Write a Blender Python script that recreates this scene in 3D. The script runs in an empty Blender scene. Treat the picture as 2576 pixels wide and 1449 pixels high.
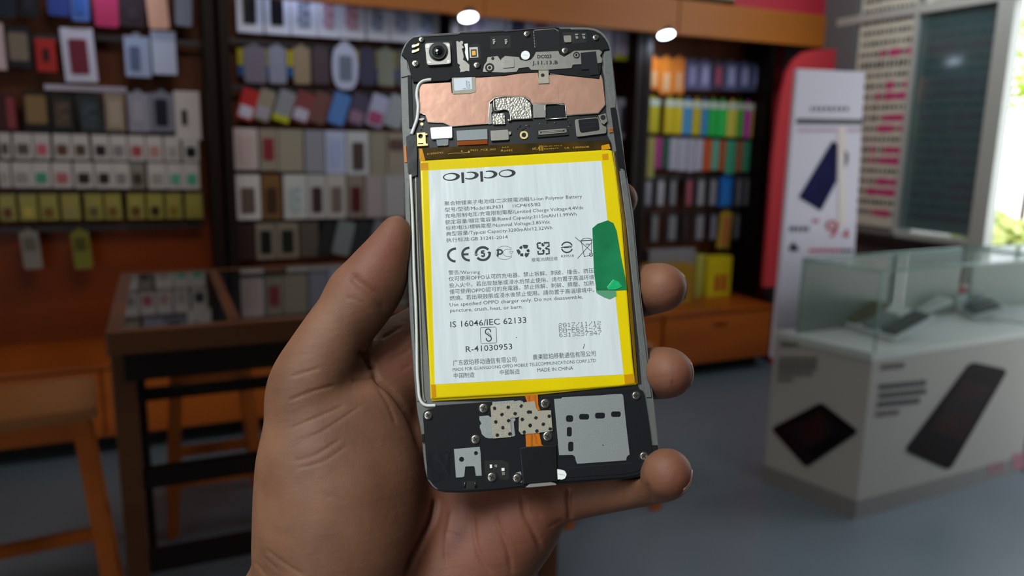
import bpy, bmesh, math, random
import numpy as np
from mathutils import Matrix, Vector
random.seed(7)
sc = bpy.context.scene
COL = sc.collection
PI = math.pi
# ---------------------------------------------------------------- camera (a phone camera held at chest height)
F, CX, CY = 1935.0, 1288.0, 724.5
CAMH = 1.45
TH, RO = math.radians(10.7), math.radians(1.1)
_up = Vector((math.cos(TH)*math.sin(RO), math.cos(TH)*math.cos(RO), math.sin(TH)))
_fw = Vector((0, 0, -1)); _y = (_fw - _up*_fw.dot(_up)).normalized(); _x = _y.cross(_up)
CR = Matrix((_x, _y, _up))                      # camera axes -> world axes
CAMPOS = Vector((0, 0, CAMH))
CAMM = Matrix.Translation(CAMPOS) @ CR.to_4x4()
def ray(px, py):
    return CR @ Vector(((px-CX)/F, -(py-CY)/F, -1.0))
def on_z(px, py, z):                            # point seen at px,py lying at height z
    d = ray(px, py); t = (z-CAMH)/d.z
    return CAMPOS + d*t
def on_plane(px, py, p, n):
    d = ray(px, py); t = (p-CAMPOS).dot(n)/d.dot(n)
    return CAMPOS + d*t
def at_depth(px, py, dist):
    d = ray(px, py); k = math.hypot(d.x, d.y)
    return CAMPOS + d*(dist/k)
cam_d = bpy.data.cameras.new('camera'); cam = bpy.data.objects.new('camera', cam_d); COL.objects.link(cam)
cam.matrix_world = CAMM
cam_d.sensor_width = 36.0; cam_d.lens = F/2576*36.0
cam_d.clip_start = 0.01; cam_d.clip_end = 100
cam_d.dof.use_dof = True; cam_d.dof.focus_distance = 0.255; cam_d.dof.aperture_fstop = 10.6
sc.camera = cam
# ---------------------------------------------------------------- materials
def lin(c):
    if isinstance(c, str):
        c = tuple(int(c[i:i+2], 16)/255 for i in (0, 2, 4))
    return tuple(((v/12.92) if v <= 0.04045 else ((v+0.055)/1.055)**2.4) for v in c)
MATS = {}
def M(name, col='808080', rough=0.5, metal=0.0, var=None, bump=None, coat=0, alpha=1, trans=0, sss=0, spec=0.5, emit=0, ior=1.45, coords='Object', stretch=(1,1,1)):
    if name in MATS: return MATS[name]
    m = bpy.data.materials.new(name); m.use_nodes = True; nt = m.node_tree; N = nt.nodes; Lk = nt.links
    b = N['Principled BSDF']; c = lin(col)
    b.inputs['Base Color'].default_value = (*c, 1); b.inputs['Roughness'].default_value = rough
    b.inputs['Metallic'].default_value = metal; b.inputs['IOR'].default_value = ior
    b.inputs['Specular IOR Level'].default_value = spec
    b.inputs['Alpha'].default_value = alpha; b.inputs['Transmission Weight'].default_value = trans
    b.inputs['Coat Weight'].default_value = coat; b.inputs['Coat Roughness'].default_value = 0.12
    if sss:
        b.inputs['Subsurface Weight'].default_value = sss
        b.inputs['Subsurface Radius'].default_value = (1.0, 0.35, 0.2); b.inputs['Subsurface Scale'].default_value = 0.004
    if emit:
        b.inputs['Emission Color'].default_value = (*c, 1); b.inputs['Emission Strength'].default_value = emit
    tc = None
    def coord():
        nonlocal tc
        if tc is None:
            t = N.new('ShaderNodeTexCoord'); mp = N.new('ShaderNodeMapping'); mp.inputs['Scale'].default_value = stretch
            Lk.new(t.outputs[coords], mp.inputs['Vector']); tc = mp.outputs['Vector']
        return tc
    if var:                                     # (scale, amount, [second colour])
        n = N.new('ShaderNodeTexNoise'); n.inputs['Scale'].default_value = var[0]; n.inputs['Detail'].default_value = 5
        Lk.new(coord(), n.inputs['Vector'])
        r = N.new('ShaderNodeValToRGB'); r.color_ramp.elements[0].position = .3; r.color_ramp.elements[1].position = .7
        c2 = lin(var[2]) if len(var) > 2 else tuple(min(1, v*(1+var[1])) for v in c)
        c1 = c if len(var) > 2 else tuple(v*(1-var[1]) for v in c)
        r.color_ramp.elements[0].color = (*c1, 1); r.color_ramp.elements[1].color = (*c2, 1)
        Lk.new(n.outputs['Fac'], r.inputs['Fac']); Lk.new(r.outputs['Color'], b.inputs['Base Color'])
    if bump:                                    # (scale, strength, distance, kind)
        kind = bump[3] if len(bump) > 3 else 'noise'
        if kind == 'voronoi':
            n = N.new('ShaderNodeTexVoronoi'); o = 'Distance'
        elif kind == 'wave':
            n = N.new('ShaderNodeTexWave'); n.inputs['Distortion'].default_value = 3; o = 'Fac'
        else:
            n = N.new('ShaderNodeTexNoise'); n.inputs['Detail'].default_value = 3; o = 'Fac'
        n.inputs['Scale'].default_value = bump[0]; Lk.new(coord(), n.inputs['Vector'])
        bp = N.new('ShaderNodeBump'); bp.inputs['Strength'].default_value = bump[1]; bp.inputs['Distance'].default_value = bump[2]
        Lk.new(n.outputs[o], bp.inputs['Height']); Lk.new(bp.outputs['Normal'], b.inputs['Normal'])
        if coat: Lk.new(bp.outputs['Normal'], b.inputs['Coat Normal'])
    MATS[name] = m
    return m
# ---------------------------------------------------------------- object helpers
def link(name, me, mat=None, parent=None, mw=None, **props):
    o = bpy.data.objects.new(name, me); COL.objects.link(o)
    if mat is not None and me is not None:
        for m in (mat if isinstance(mat, (list, tuple)) else [mat]): me.materials.append(m)
    if parent is not None: o.parent = parent
    if mw is not None: o.matrix_world = mw
    for k, v in props.items(): o[k] = v
    return o
def from_bm(name, bm, mat=None, parent=None, mw=None, smooth=False, **props):
    me = bpy.data.meshes.new(name); bm.to_mesh(me); bm.free()
    if smooth:
        for p in me.polygons: p.use_smooth = True
    return link(name, me, mat, parent, mw, **props)
def empty(name, mw, **props):
    o = bpy.data.objects.new(name, None); COL.objects.link(o); o.matrix_world = mw; o.empty_display_size = .05
    for k, v in props.items(): o[k] = v
    return o
def bm_box(bm, x0, x1, y0, y1, z0, z1, mi=0, bevel=0, mat4=None):
    v = [bm.verts.new(p) for p in ((x0,y0,z0),(x1,y0,z0),(x1,y1,z0),(x0,y1,z0),(x0,y0,z1),(x1,y0,z1),(x1,y1,z1),(x0,y1,z1))]
    fs = [bm.faces.new([v[i] for i in f]) for f in ((0,3,2,1),(4,5,6,7),(0,1,5,4),(1,2,6,5),(2,3,7,6),(3,0,4,7))]
    for f in fs: f.material_index = mi
    if bevel:
        es = {e for f in fs for e in f.edges}
        r = bmesh.ops.bevel(bm, geom=list(es), offset=bevel, segments=2, profile=.6, affect='EDGES')
        for f in r['faces']: f.material_index = mi
        vs = {q for f in r['faces'] for q in f.verts} | {q for q in v if q.is_valid}
        v = list(vs)
    if mat4 is not None:
        for q in v: q.co = mat4 @ q.co
    return v
def bm_hex(bm, bot, top, mi=0):                 # prism between two matching polygons
    b = [bm.verts.new(p) for p in bot]; t = [bm.verts.new(p) for p in top]; n = len(b)
    fs = [bm.faces.new(list(reversed(b))), bm.faces.new(t)]
    for i in range(n): fs.append(bm.faces.new((b[i], b[(i+1) % n], t[(i+1) % n], t[i])))
    for f in fs: f.material_index = mi
    bmesh.ops.recalc_face_normals(bm, faces=fs)
    return b, t
def bm_tube(bm, pts, r, seg=8, mi=0, cap=True):
    pts = [Vector(p) for p in pts]; rs = r if isinstance(r, (list, tuple)) else [r]*len(pts); rings = []
    up = None
    for i, p in enumerate(pts):
        t = (pts[min(i+1, len(pts)-1)] - pts[max(i-1, 0)]).normalized()
        if up is None: up = t.orthogonal().normalized()
        up = (up - t*up.dot(t)).normalized(); s = t.cross(up)
        rings.append([bm.verts.new(p + (up*math.cos(2*PI*k/seg) + s*math.sin(2*PI*k/seg))*rs[i]) for k in range(seg)])
    for a, b in zip(rings, rings[1:]):
        for k in range(seg):
            f = bm.faces.new((a[k], a[(k+1) % seg], b[(k+1) % seg], b[k])); f.material_index = mi; f.smooth = True
    if cap:
        f = bm.faces.new(list(reversed(rings[0]))); f.material_index = mi
        f = bm.faces.new(rings[-1]); f.material_index = mi
def catmull(pts, n=6, closed=False):
    P = [np.array(p, float) for p in pts]; out = []; m = len(P)
    for i in range(m if closed else m-1):
        if closed: p0, p1, p2, p3 = P[(i-1) % m], P[i], P[(i+1) % m], P[(i+2) % m]
        else: p0, p1, p2, p3 = P[max(i-1, 0)], P[i], P[i+1], P[min(i+2, m-1)]
        for k in range(n):
            t = k/n
            out.append(tuple(.5*((2*p1)+(-p0+p2)*t+(2*p0-5*p1+4*p2-p3)*t*t+(-p0+3*p1-3*p2+p3)*t**3)))
    if not closed: out.append(tuple(P[-1]))
    return out
def round_poly(pts, r, n=4):                    # rounds the corners of a polygon
    out = []; m = len(pts)
    for i in range(m):
        p = np.array(pts[i], float); a = np.array(pts[i-1], float)-p; b = np.array(pts[(i+1) % m], float)-p
        la, lb = np.linalg.norm(a), np.linalg.norm(b); rr = min(r, la*.45, lb*.45)
        A = p+a/la*rr; B = p+b/lb*rr
        for k in range(n+1):
            t = k/n; out.append(tuple(A*(1-t)**2+p*2*t*(1-t)+B*t*t))
    return out
def ell(cx, cy, rx, ry=None, n=20, a0=0, a1=2*PI):
    ry = rx if ry is None else ry
    full = abs(a1-a0-2*PI) < 1e-6
    return [(cx+rx*math.cos(a0+(a1-a0)*i/(n if full else n-1)), cy+ry*math.sin(a0+(a1-a0)*i/(n if full else n-1))) for i in range(n)]
# ================================================================ the opened smartphone
PHR = Matrix(((0.9969,-0.0776,0.0122),(0.074,0.9796,0.1867),(-0.0264,-0.1852,0.9823)))
PHT = Vector((4.0018, 13.979, -256.7949))/1000
PHW = CAMM @ (Matrix.Translation(PHT) @ PHR.to_4x4())       # phone space (x right, y up, z out of the opened back) -> world
_PHI = PHR.inverted(); _PO = _PHI @ (-PHT)
def L(px, py, w=0.0):                                        # point of the phone's own plane z = w (mm) behind a pixel of the survey photo
    d = _PHI @ Vector(((px-CX)/F, -(py-CY)/F, -1.0))
    t = (w/1000-_PO.z)/d.z
    p = _PO + d*t
    return Vector((p.x, p.y, w/1000))
def crop(ox, oy, s): return lambda *a: [(ox+s*a[i], oy+s*a[i+1]) for i in range(0, len(a), 2)]
c1 = crop(990, 40, .27597); c2 = crop(1270, 40, .27615); c3 = crop(1030, 960, .20700); c4 = crop(1330, 960, .20706)
c5 = crop(1100, 470, .22772); c6 = crop(1060, 780, .22516); cs = crop(1110, 590, .089286); ct = crop(1320, 590, .124224); cl = crop(1040, 340, .116460)
def plate(name, pts, w0, w1, mat, parent, r=0, holes=(), bev=0, label=None, smooth=False):
    if r: pts = round_poly(pts, r)
    bm = bmesh.new(); loops = []
    for lp in [pts]+list(holes):
        vs = [bm.verts.new(L(x, y, w1)) for x, y in lp]
        loops.append([bm.edges.new((vs[i], vs[(i+1) % len(vs)])) for i in range(len(vs))])
    bmesh.ops.triangle_fill(bm, use_beauty=True, use_dissolve=False, edges=[e for l in loops for e in l])
    for f in bm.faces:
        f.normal_update()
        if f.normal.z < 0: f.normal_flip()
    if w1-w0 > 1e-6:
        top = list(bm.faces)
        r_ = bmesh.ops.extrude_face_region(bm, geom=top)
        nv = [g for g in r_['geom'] if isinstance(g, bmesh.types.BMVert)]
        # the extruded copy becomes the top, the original sinks
        orig = {v for f in top if f.is_valid for v in f.verts}
        if not orig & set(nv):
            low = orig
        else: low = set(nv)
        for v in low: v.co.z = w0/1000
        bmesh.ops.recalc_face_normals(bm, faces=list(bm.faces))
        if bev:
            es = [e for e in bm.edges if len(e.link_faces) == 2 and all(abs(v.co.z-w1/1000) < 1e-7 for v in e.verts) and any(abs(f.normal.z) < .5 for f in e.link_faces)]
            try: bmesh.ops.bevel(bm, geom=es, offset=bev/1000, segments=3, profile=.5, affect='EDGES', clamp_overlap=True)
            except Exception: pass
    o = from_bm(name, bm, mat, parent, smooth=smooth)
    if label: o['label'] = label
    return o
def stroke_bm(bm, pts, wpx, w, closed=False, mi=0):          # flat ribbon along pixels
    P = [np.array(p, float) for p in pts]; n = len(P); Lf = []; Rt = []
    for i in range(n):
        a = P[i-1] if (i > 0 or closed) else P[i]; b = P[(i+1) % n] if (i < n-1 or closed) else P[i]
        t = b-a; t = t/(np.linalg.norm(t)+1e-9); q = np.array((-t[1], t[0]))*wpx/2
        Lf.append(bm.verts.new(L(*(P[i]+q), w))); Rt.append(bm.verts.new(L(*(P[i]-q), w)))
    for i in range(n if closed else n-1):
        j = (i+1) % n
        f = bm.faces.new((Lf[i], Lf[j], Rt[j], Rt[i])); f.material_index = mi
        f.normal_update()
        if f.normal.z < 0: f.normal_flip()
def fill_bm(bm, pts, w, mi=0):
    vs = [bm.verts.new(L(x, y, w)) for x, y in pts]
    f = bm.faces.new(vs); f.material_index = mi; f.normal_update()
    if f.normal.z < 0: f.normal_flip()
def wire(name, pts, wmm, rmm, mat, parent, label=None, sm=True, seg=8):
    if sm: pts = catmull(pts, 5)
    bm = bmesh.new(); bm_tube(bm, [L(p[0], p[1], wmm if len(p) < 3 else p[2]) for p in pts], rmm/1000, seg)
    o = from_bm(name, bm, mat, parent)
    if label: o['label'] = label
    return o
def text_line(parent, s, p0, p1, cap, mat, w, name='printed_text', bold=0.0, space=1.0):
    cu = bpy.data.curves.new(name, 'FONT'); cu.body = s; cu.size = 1; cu.offset = bold; cu.resolution_u = 2; cu.space_character = space
    o = bpy.data.objects.new(name, cu); COL.objects.link(o)
    dg = bpy.context.evaluated_depsgraph_get()
    me = bpy.data.meshes.new_from_object(o.evaluated_get(dg)); me.name = name
    bpy.data.objects.remove(o); bpy.data.curves.remove(cu)
    co = np.empty(len(me.vertices)*3); me.vertices.foreach_get('co', co); co = co.reshape(-1, 3)
    if len(co) == 0: return None
    x0, x1 = co[:, 0].min(), co[:, 0].max(); a = L(*p0, w); b = L(*p1, w)
    d = (b-a); ln = d.length; d.normalize(); q = Vector((-d.y, d.x, 0))
    dist = 255; h = cap*dist/F/1000/.727                     # Inter cap height is .727 em
    u = (co[:, 0]-x0)/(x1-x0)*ln; v = co[:, 1]*h
    new = np.stack([a.x+u*d.x+v*q.x, a.y+u*d.y+v*q.y, np.full(len(u), w/1000)], 1)
    me.vertices.foreach_set('co', new.ravel()); me.update()
    o = link(name, me, mat, parent)
    return o
# ---- materials of the phone
mFrame = M('frame_metal', '626563', .5, .4, var=(900, .1), bump=(2500, .1, .0001))
mRim = M('rim_black', '16181b', .3, 0, coat=.3)
mBlk = M('black_plastic', '0c0e13', .6, 0, spec=.22, var=(3000, .25), bump=(6000, .25, .0001))
mBrd = M('black_board', '101216', .4, 0, bump=(1500, .1, .0001))
mTape = M('black_tape', '101114', .32, 0, bump=(200, .3, .0003))
mStk = M('black_sticker', '101318', .7, spec=.3)
mDark = M('dark_recess', '08090a', .7)  # near black for dark parts; flat plates of it paint recess shade
mSil = M('steel_shield', '8d8b85', .38, .75, var=(600, .06), bump=(3000, .06, .0001))
mSilB = M('brushed_shield', '9ba1a1', .42, .6, var=(2500, .1), bump=(4000, .25, .0001))
mEdge = M('bright_metal_edge', 'c9c7c0', .25, .9)
mCop = M('copper_foil', 'b78d7a', .36, .55, bump=(120, .25, .0006), var=(60, .05))
mMesh = M('knit_gasket', 'a5a298', .38, .6, bump=(1300, .5, .0004, 'voronoi'))
mPad = M('cloth_gasket', '9b9687', .6, .3, var=(4000, .22), bump=(4000, .5, .0002))
mGold = M('gold_pad', 'd9c58b', .35, .6)
mFlex = M('orange_flex', 'c06a14', .3, .1, coat=.4)
mWhite = M('white_print', 'e4e8e6', .5)
mScrew = M('screw_steel', 'a8a49c', .25, .95)
mInk = M('label_ink', '2b333a', .6)
mInkB = M('dark_ink', '1b2026', .6)
mYel = M('yellow_film', 'dcc404', .2, 0, coat=.8, var=(40, .05), bump=(90, .2, .0005))
mLab = M('battery_label', 'ccd4d7', .33, 0, coat=.35, bump=(42, .55, .0016), stretch=(2.6, .45, 1))
mAmb = M('amber_tape', '4a3408', .12, 0, coat=1, var=(160, .5, '2a2008'), bump=(150, .4, .0006))
mAmbL = M('amber_corner', 'c88a08', .2, 0, coat=.8, bump=(300, .3, .0004))
mAmbInk = M('amber_print', 'b58c20', .4)
mCab = M('coax_white', 'c9cbc8', .35)
mLens = M('lens_glass', '050608', .04, 0, coat=1)
mGlareF = M('white_film', 'ffffff', .3, 0)  # pure white base paints in the glare on the film tab
ph = empty('smartphone', PHW, label='opened smartphone without its back cover, held up in a left hand, yellow battery inside', category='smartphone')
ph.empty_display_size = .02
OUT = c1(60,400, 66,340, 85,290, 110,240, 140,205, 180,182, 250,170, 440,158, 590,150, 604,140, 1000,124)+c2(0,130, 300,105, 470,93, 512,102, 600,100, 750,100, 820,110, 880,140, 920,180, 950,230, 968,290, 1020,760, 1070,1100, 1100,1380)+[(1593,534),(1605,668),(1624,834),(1640,960),(1647,1028),(1654,1094),(1658,1137),(1654,1162),(1641,1184),(1616,1198),(1578,1205),(1402,1219),(1322,1227),(1250,1234),(1170,1240),(1115,1239),(1093,1231),(1078,1214),(1071,1192),(1066,1159),(1060,1092),(1049,1033),(1042,960),(1031,808),(1026,703),(1020,556),(1016.5,437),(1010.7,316),(1008,230)]
def loft(name, rings, mat, parent, label=None):
    bm = bmesh.new(); R = [[bm.verts.new(p) for p in r] for r in rings]; n = len(R[0])
    for a, b in zip(R, R[1:]):
        for i in range(n): bm.faces.new((a[i], a[(i+1) % n], b[(i+1) % n], b[i])).smooth = True
    bm.faces.new(R[-1]); bm.faces.new(list(reversed(R[0])))
    bmesh.ops.recalc_face_normals(bm, faces=list(bm.faces))
    o = from_bm(name, bm, mat, parent)
    if label: o['label'] = label
    return o
_o = [L(x, y, 0) for x, y in round_poly(OUT, 14, 2)]; _c = sum(_o, Vector())/len(_o)
def ring(w, inset):                                          # outline pulled inwards along its own normals
    out = []
    n = len(_o)
    for i in range(n):
        t = (_o[(i+1) % n]-_o[i-1]).normalized(); q = Vector((t.y, -t.x, 0))
        if q.dot(_c-_o[i]) < 0: q = -q
        p = _o[i]+q*inset/1000; out.append(Vector((p.x, p.y, w/1000)))
    return out
loft('frame', [ring(-7.2, 2.2), ring(-6.9, 1.1), ring(-6.0, .35), ring(-4.5, .05), ring(-1.2, 0), ring(-.25, 0), ring(0, .2)], [mFrame, mRim], ph, 'grey metal middle frame')
_fr = ph.children[0].data; _yb = L(1200, 1205, 0).y; _yt = L(1280, 92, 0).y
for _p in _fr.polygons:
    if (_p.center.y < _yb or _p.center.y > _yt) and abs(_p.normal.z) < .999: _p.material_index = 1
loft('display_glass', [ring(-7.9, 2.6), ring(-7.6, 2.2), ring(-7.2, 2.1)], mLens, ph, 'black display glass on the underside')
# inner black well
plate('main_board', c1(150,330, 165,560, 175,1010, 150,1080, 120,1095)+[(1025,420),(1030,445),(1053,560),(1068,800),(1086,1010),(1330,1008),(1612,985),(1600,960),(1545,420),(1538,360)]+c2(935,1090, 930,1000, 905,560, 870,400, 880,300, 600,250), 0, .12, mBrd, ph)
# black plastic cap over the antenna side
cap = OUT[1:16]+c2(600,108, 750,108, 815,118, 872,148, 910,188, 938,235, 955,292, 905,300, 880,330, 880,470, 860,560, 300,500, 125,510, 0,530)+c1(800,545, 540,550, 500,580, 180,592, 160,525, 138,480, 120,395)
cap = [(x+(2 if x < 1030 else 0), y+3.5) for x, y in cap]
plate('upper_cover', cap, .05, .9, mBlk, ph, bev=.25, label='black plastic cover over the top of the phone')
plate('cover_lip', c1(604,146, 1000,130)+c2(0,136, 300,111, 465,99, 500,110, 300,118, 0,146)+c1(1000,142, 640,158, 604,160), .9, 1.1, mRim, ph)
plate('cover_lip', c1(250,175, 440,165, 590,158, 590,172, 440,180, 280,188, 240,190), .9, 1.1, mRim, ph)
plate('steel_bracket', c1(815,510, 825,450, 850,415, 858,375, 950,365, 978,405, 988,385, 1010,372)+c2(0,364, 128,374, 142,400, 190,410, 238,398, 262,372, 285,328, 488,318, 500,350, 540,372, 595,342, 630,318, 860,308, 888,330, 868,362, 886,390, 884,425, 850,432, 690,440, 620,444, 608,475, 380,492, 240,492, 218,466, 127,476, 110,508, 0,517), .9, 1.12, mSil, ph, bev=.05, label='thin steel bracket with a stamped code')
plate('bracket_button', round_poly(c1(985,392)+c2(85,382, 88,468)+c1(995,476), 4), 1.12, 1.35, mSil, ph, bev=.12)
_bm = bmesh.new(); stroke_bm(_bm, round_poly(c1(1000,402)+c2(72,394, 74,458)+c1(1008,464), 3), 1.2, 1.36, True); from_bm('button_groove', _bm, mEdge, ph)
for p in (c2(297,387, 425,384, 297,384), ): text_line(ph, 'DC023', p[0], p[1], 10.5, mDark, 1.13, 'stamped_code', .03)
text_line(ph, 'J.11.13.B', c2(250,444)[0], c2(484,439)[0], 10.5, mDark, 1.13, 'stamped_code', .03, 1.15)
# copper
cop = c1(235,622, 521,606, 530,706, 735,702, 745,545, 1087,525)+c2(300,505, 310,618, 402,615, 400,540, 545,530, 560,490, 755,485, 778,540, 875,537, 890,580, 915,805, 850,882, 700,892, 562,900, 552,803, 440,797, 252,802, 235,765, 190,737, 0,730)+c1(920,745, 872,790, 860,980, 530,1006, 450,970, 312,965, 290,900, 240,885)
plate('copper_foil', cop, .12, .62, mCop, ph, r=2.5, bev=.15, label='copper shielding foil over the circuit board')
plate('foil_patch', [(1190,217),(1403,211.5),(1406,257.5),(1342,259),(1337,250),(1324,241),(1270,239.5),(1242,243),(1227,255),(1190,256)], .62, .68, mCop, ph, bev=.03)
plate('foil_patch', [(1187,243),(1224,242),(1221,309),(1188,313)], .62, .67, mCop, ph, bev=.03)
for p in ([c1(238,888, 292,903, 314,968, 452,973, 532,1009, 862,984, 876,790, 922,750, 1000,738)+c2(0,737, 185,742, 232,772, 252,806, 438,803, 548,808, 560,905, 705,898, 852,888, 918,808)]): wire('shield_edge', p[0] if isinstance(p[0], list) else p, .5, .16, mEdge, ph, sm=False)
plate('knit_gasket', c1(925,757)+c2(0,745, 175,742, 232,795, 243,928, 68,938, 50,875, 12,850)+c1(945,858, 930,830), .12, .95, mMesh, ph, r=3, bev=.2, label='silver knitted shielding gasket')
plate('knit_gasket', c1(902,892, 1010,886, 1018,985, 902,988), .12, .9, mMesh, ph, r=3, bev=.2, label='silver knitted shielding gasket')
wire('gasket_border', c1(915,765, 925,862, 1020,852, 1060,880, 1068,952)+c2(40,945, 250,935), .75, .22, mEdge, ph)
plate('shield_can', c2(258,808, 366,806, 370,925, 262,930), .12, .7, mSil, ph, bev=.1)
plate('chip_sticker', c2(380,824, 543,812, 550,925, 384,937), .2, .8, mStk, ph, bev=.05)
wire('shield_edge', c2(372,940, 366,815, 376,806, 540,797, 552,805, 560,930, 372,942), .7, .16, mEdge, ph, sm=False)
plate('shield_can', c1(870,800, 900,800, 903,870, 893,885, 897,985, 866,990, 862,880), .12, .6, mSil, ph, bev=.08)
# label with small print (its square code is left blank)
plate('gasket_pad', c1(530,560, 745,540, 750,690, 700,706, 540,712), .2, .8, mPad, ph, r=2)
plate('code_label', c1(548,572, 712,558, 718,668, 556,684), .8, .87, M('label_white', 'c4ccd6', .5), ph, bev=.02, label='small white label with tiny digits')
text_line(ph, '17320', c1(678,652)[0], c1(672,590)[0], 4, mInk, .9)
text_line(ph, '7819', c1(700,650)[0], c1(694,598)[0], 4, mInk, .9)
text_line(ph, '009  929', c1(634,668)[0], c1(700,662)[0], 2.6, mInk, .9)
# white coax cable
wire('antenna_cable', c1(345,583, 300,588, 258,602, 226,640, 213,720, 224,800, 225,850, 215,940, 188,1018, 165,1082), .7, .62, mCab, ph, 'thin white antenna cable')
wire('antenna_cable', [(1033,440),(1036,500),(1038.6,556),(1040.5,629),(1043,700),(1046,757),(1048.5,850),(1050,936),(1053,975),(1055,997),(1061,1012),(1073,1020),(1096,1020)], .6, .5, mCab, ph, 'thin white antenna cable')
wire('cable_shadow_rail', [(1046,440),(1049,556),(1051,629),(1056,757),(1062,936),(1066,1000),(1072,1010)], .1, .35, M('rail_grey', '83867f', .4, .5), ph)  # plain grey rail running beside the cable
# side strips
plate('rubber_strip', c1(128,540, 163,540, 178,1010, 142,1020), .1, .5, M('black_mesh', '1c1e20', .8, bump=(3000, .8, .0002)), ph)
plate('black_tape', [(1021,344),(1047,337),(1050,385),(1050,441),(1034,447),(1026,432)], .1, .85, mTape, ph, bev=.15, label='black tape over the left edge')
plate('flex_sliver', [(1016.5,366),(1021,366),(1024,408),(1018,408)], 0, .3, mFlex, ph)
plate('black_tape', [(1535.5,271),(1550,273),(1573.5,424),(1556,421)], .0, .35, mTape, ph, label='black tape on the right edge')
plate('black_tape', [(1568,424),(1573.5,424),(1577,446),(1571,446)], .0, .3, mTape, ph)
plate('side_groove', [(1546,430),(1549,430),(1608,955),(1604,960)], 0, .06, mDark, ph)
plate('side_groove', [(1040,470),(1042,470),(1062,1000),(1059,1000)], 0, .05, mDark, ph)
plate('frame_step', c1(62,400, 122,397, 130,480, 150,520, 160,540, 70,560), 0, .35, mFrame, ph, bev=.05)
plate('frame_step', c2(905,300, 965,292, 1012,760, 1008,835, 965,838, 930,640, 905,520), 0, .35, mFrame, ph, bev=.1)
plate('frame_rail', [(1558,430),(1572,428),(1592,560),(1604,690),(1620,840),(1640,1000),(1626,1000),(1604,840),(1590,700),(1575,560)], 0, .5, mFrame, ph, bev=.2)
plate('frame_rail', [(1020,450),(1030,452),(1036,700),(1044,860),(1056,1010),(1048,1010),(1036,860),(1028,700)], 0, .4, mFrame, ph, bev=.15)
# camera module
plate('camera_well', c1(275,232, 535,228, 548,448, 300,462), .9, .93, mDark, ph, r=2)
def disc(name, c, rpx, w0, w1, mat, parent, bev=0, n=28, label=None): return plate(name, ell(c[0], c[1], rpx, n=n), w0, w1, mat, parent, bev=bev, label=label)
cm = plate('camera_module', round_poly(c1(285,248, 515,240, 526,436, 306,450), 7), .9, 1.9, mSil, ph, bev=.25, label='square rear camera module in a steel frame')
disc('lens_ring', (1103,129.5), 24.5, 1.9, 2.0, M('lens_ring_dark', '15171a', .3, .3), cm, bev=.05)
disc('lens_barrel', (1103,129.5), 19.5, 2.0, 2.5, M('lens_barrel', '0d0e10', .25), cm, bev=.25)
disc('lens_barrel', (1103,129.5), 15.5, 2.5, 2.52, mLens, cm)
bm = bmesh.new(); c0 = L(1103, 129.5, 2.5)
bmesh.ops.create_uvsphere(bm, u_segments=24, v_segments=12, radius=.0015)
for v in bm.verts: v.co = Vector((v.co.x, v.co.y, max(v.co.z, 0)*.45))+c0
from_bm('lens', bm, mLens, cm, smooth=True)
for q in (c1(300,262, 330,260, 322,290, 302,292), c1(478,256, 508,256, 508,290), c1(318,404, 345,430, 318,434), c1(488,404, 512,402, 514,426, 486,430)): plate('frame_tab', q, 1.9, 2.02, mEdge, cm)
# spring contacts
for dy in (0, 48):
    plate('spring_contact', c1(172,262+dy, 205,258+dy, 226,246+dy, 236,250+dy, 234,268+dy, 205,280+dy, 172,290+dy), .9, 1.3, mGold, ph, bev=.08)
    plate('spring_contact', c1(168,268+dy, 196,264+dy, 196,284+dy, 168,288+dy), .9, 1.4, mEdge, ph)
plate('grey_tape', c1(572,232, 590,230, 596,240, 612,228, 632,230, 634,250, 624,262, 642,288, 622,300, 632,330, 640,372, 632,400, 655,412, 692,446, 690,505, 665,500, 640,508, 606,512, 610,490, 600,468, 606,446, 584,432), .9, 1.0, mSil, ph, label='ragged strip of grey conductive tape')
plate('white_film', c1(645,256, 676,250, 684,400, 676,410, 660,372, 650,330, 655,300), .9, 1.05, mWhite, ph)
# flash
plate('flash_well', round_poly(c1(688,270, 742,250, 790,262, 798,385, 772,402, 694,404), 3), .9, .93, mDark, ph)
fl = plate('flash_module', c1(690,286, 768,282, 775,378, 696,384), .93, 1.2, M('flash_white', 'b9b7ae', .4), ph, bev=.08, label='camera flash with a yellow square in the middle')
plate('flash_frame', c1(704,306, 756,304, 760,370, 708,374), 1.2, 1.22, mDark, fl)
plate('flash_phosphor', c1(714,318, 748,316, 750,358, 716,360), 1.22, 1.26, M('phosphor', 'e0a42c', .5), fl)
# top recess with pins
plate('pin_well', c1(880,185, 1064,176, 1068,190, 1068,292, 884,302), .9, .93, mDark, ph, r=2)
def pins(q): 
    for p in q: plate('contact_pin', p, .93, 1.2, mSil, ph, bev=.05)
pins([c1(x-12,212, x+10,210, x+10,224, x-12,226) for x in (915, 1025)]+[c1(x-8,228, x+14,227, x+14,240, x+6,241, x+6,258, x-8,258) for x in (915, 1025)])
plate('chip_sticker', c2(272,132, 480,118, 498,140, 502,315, 290,326), .9, .98, mStk, ph, label='dark square sticker')
_bm = bmesh.new(); stroke_bm(_bm, c2(265,130, 455,116, 490,140), 1.4, 1.0)
for k in range(6): stroke_bm(_bm, c2(262+k*2,140+k*26, 264+k*2,158+k*26), 1.6, 1.0)
from_bm('sticker_outline', _bm, mSil, ph)
plate('contact_well', round_poly(c2(525,150, 745,150, 748,238, 640,250, 610,256, 530,248), 3), .9, .93, mDark, ph)
plate('steel_button', round_poly(c2(536,180, 604,176, 608,238, 546,242), 3), .93, 1.3, mSil, ph, bev=.12)
pins([c2(x-16,162, x+14,160, x+14,176, x-14,178) for x in (655, 720)]+[c2(x-12,184, x+10,182, x+16,206, x+2,212, x-8,200) for x in (655, 720)])
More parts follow.
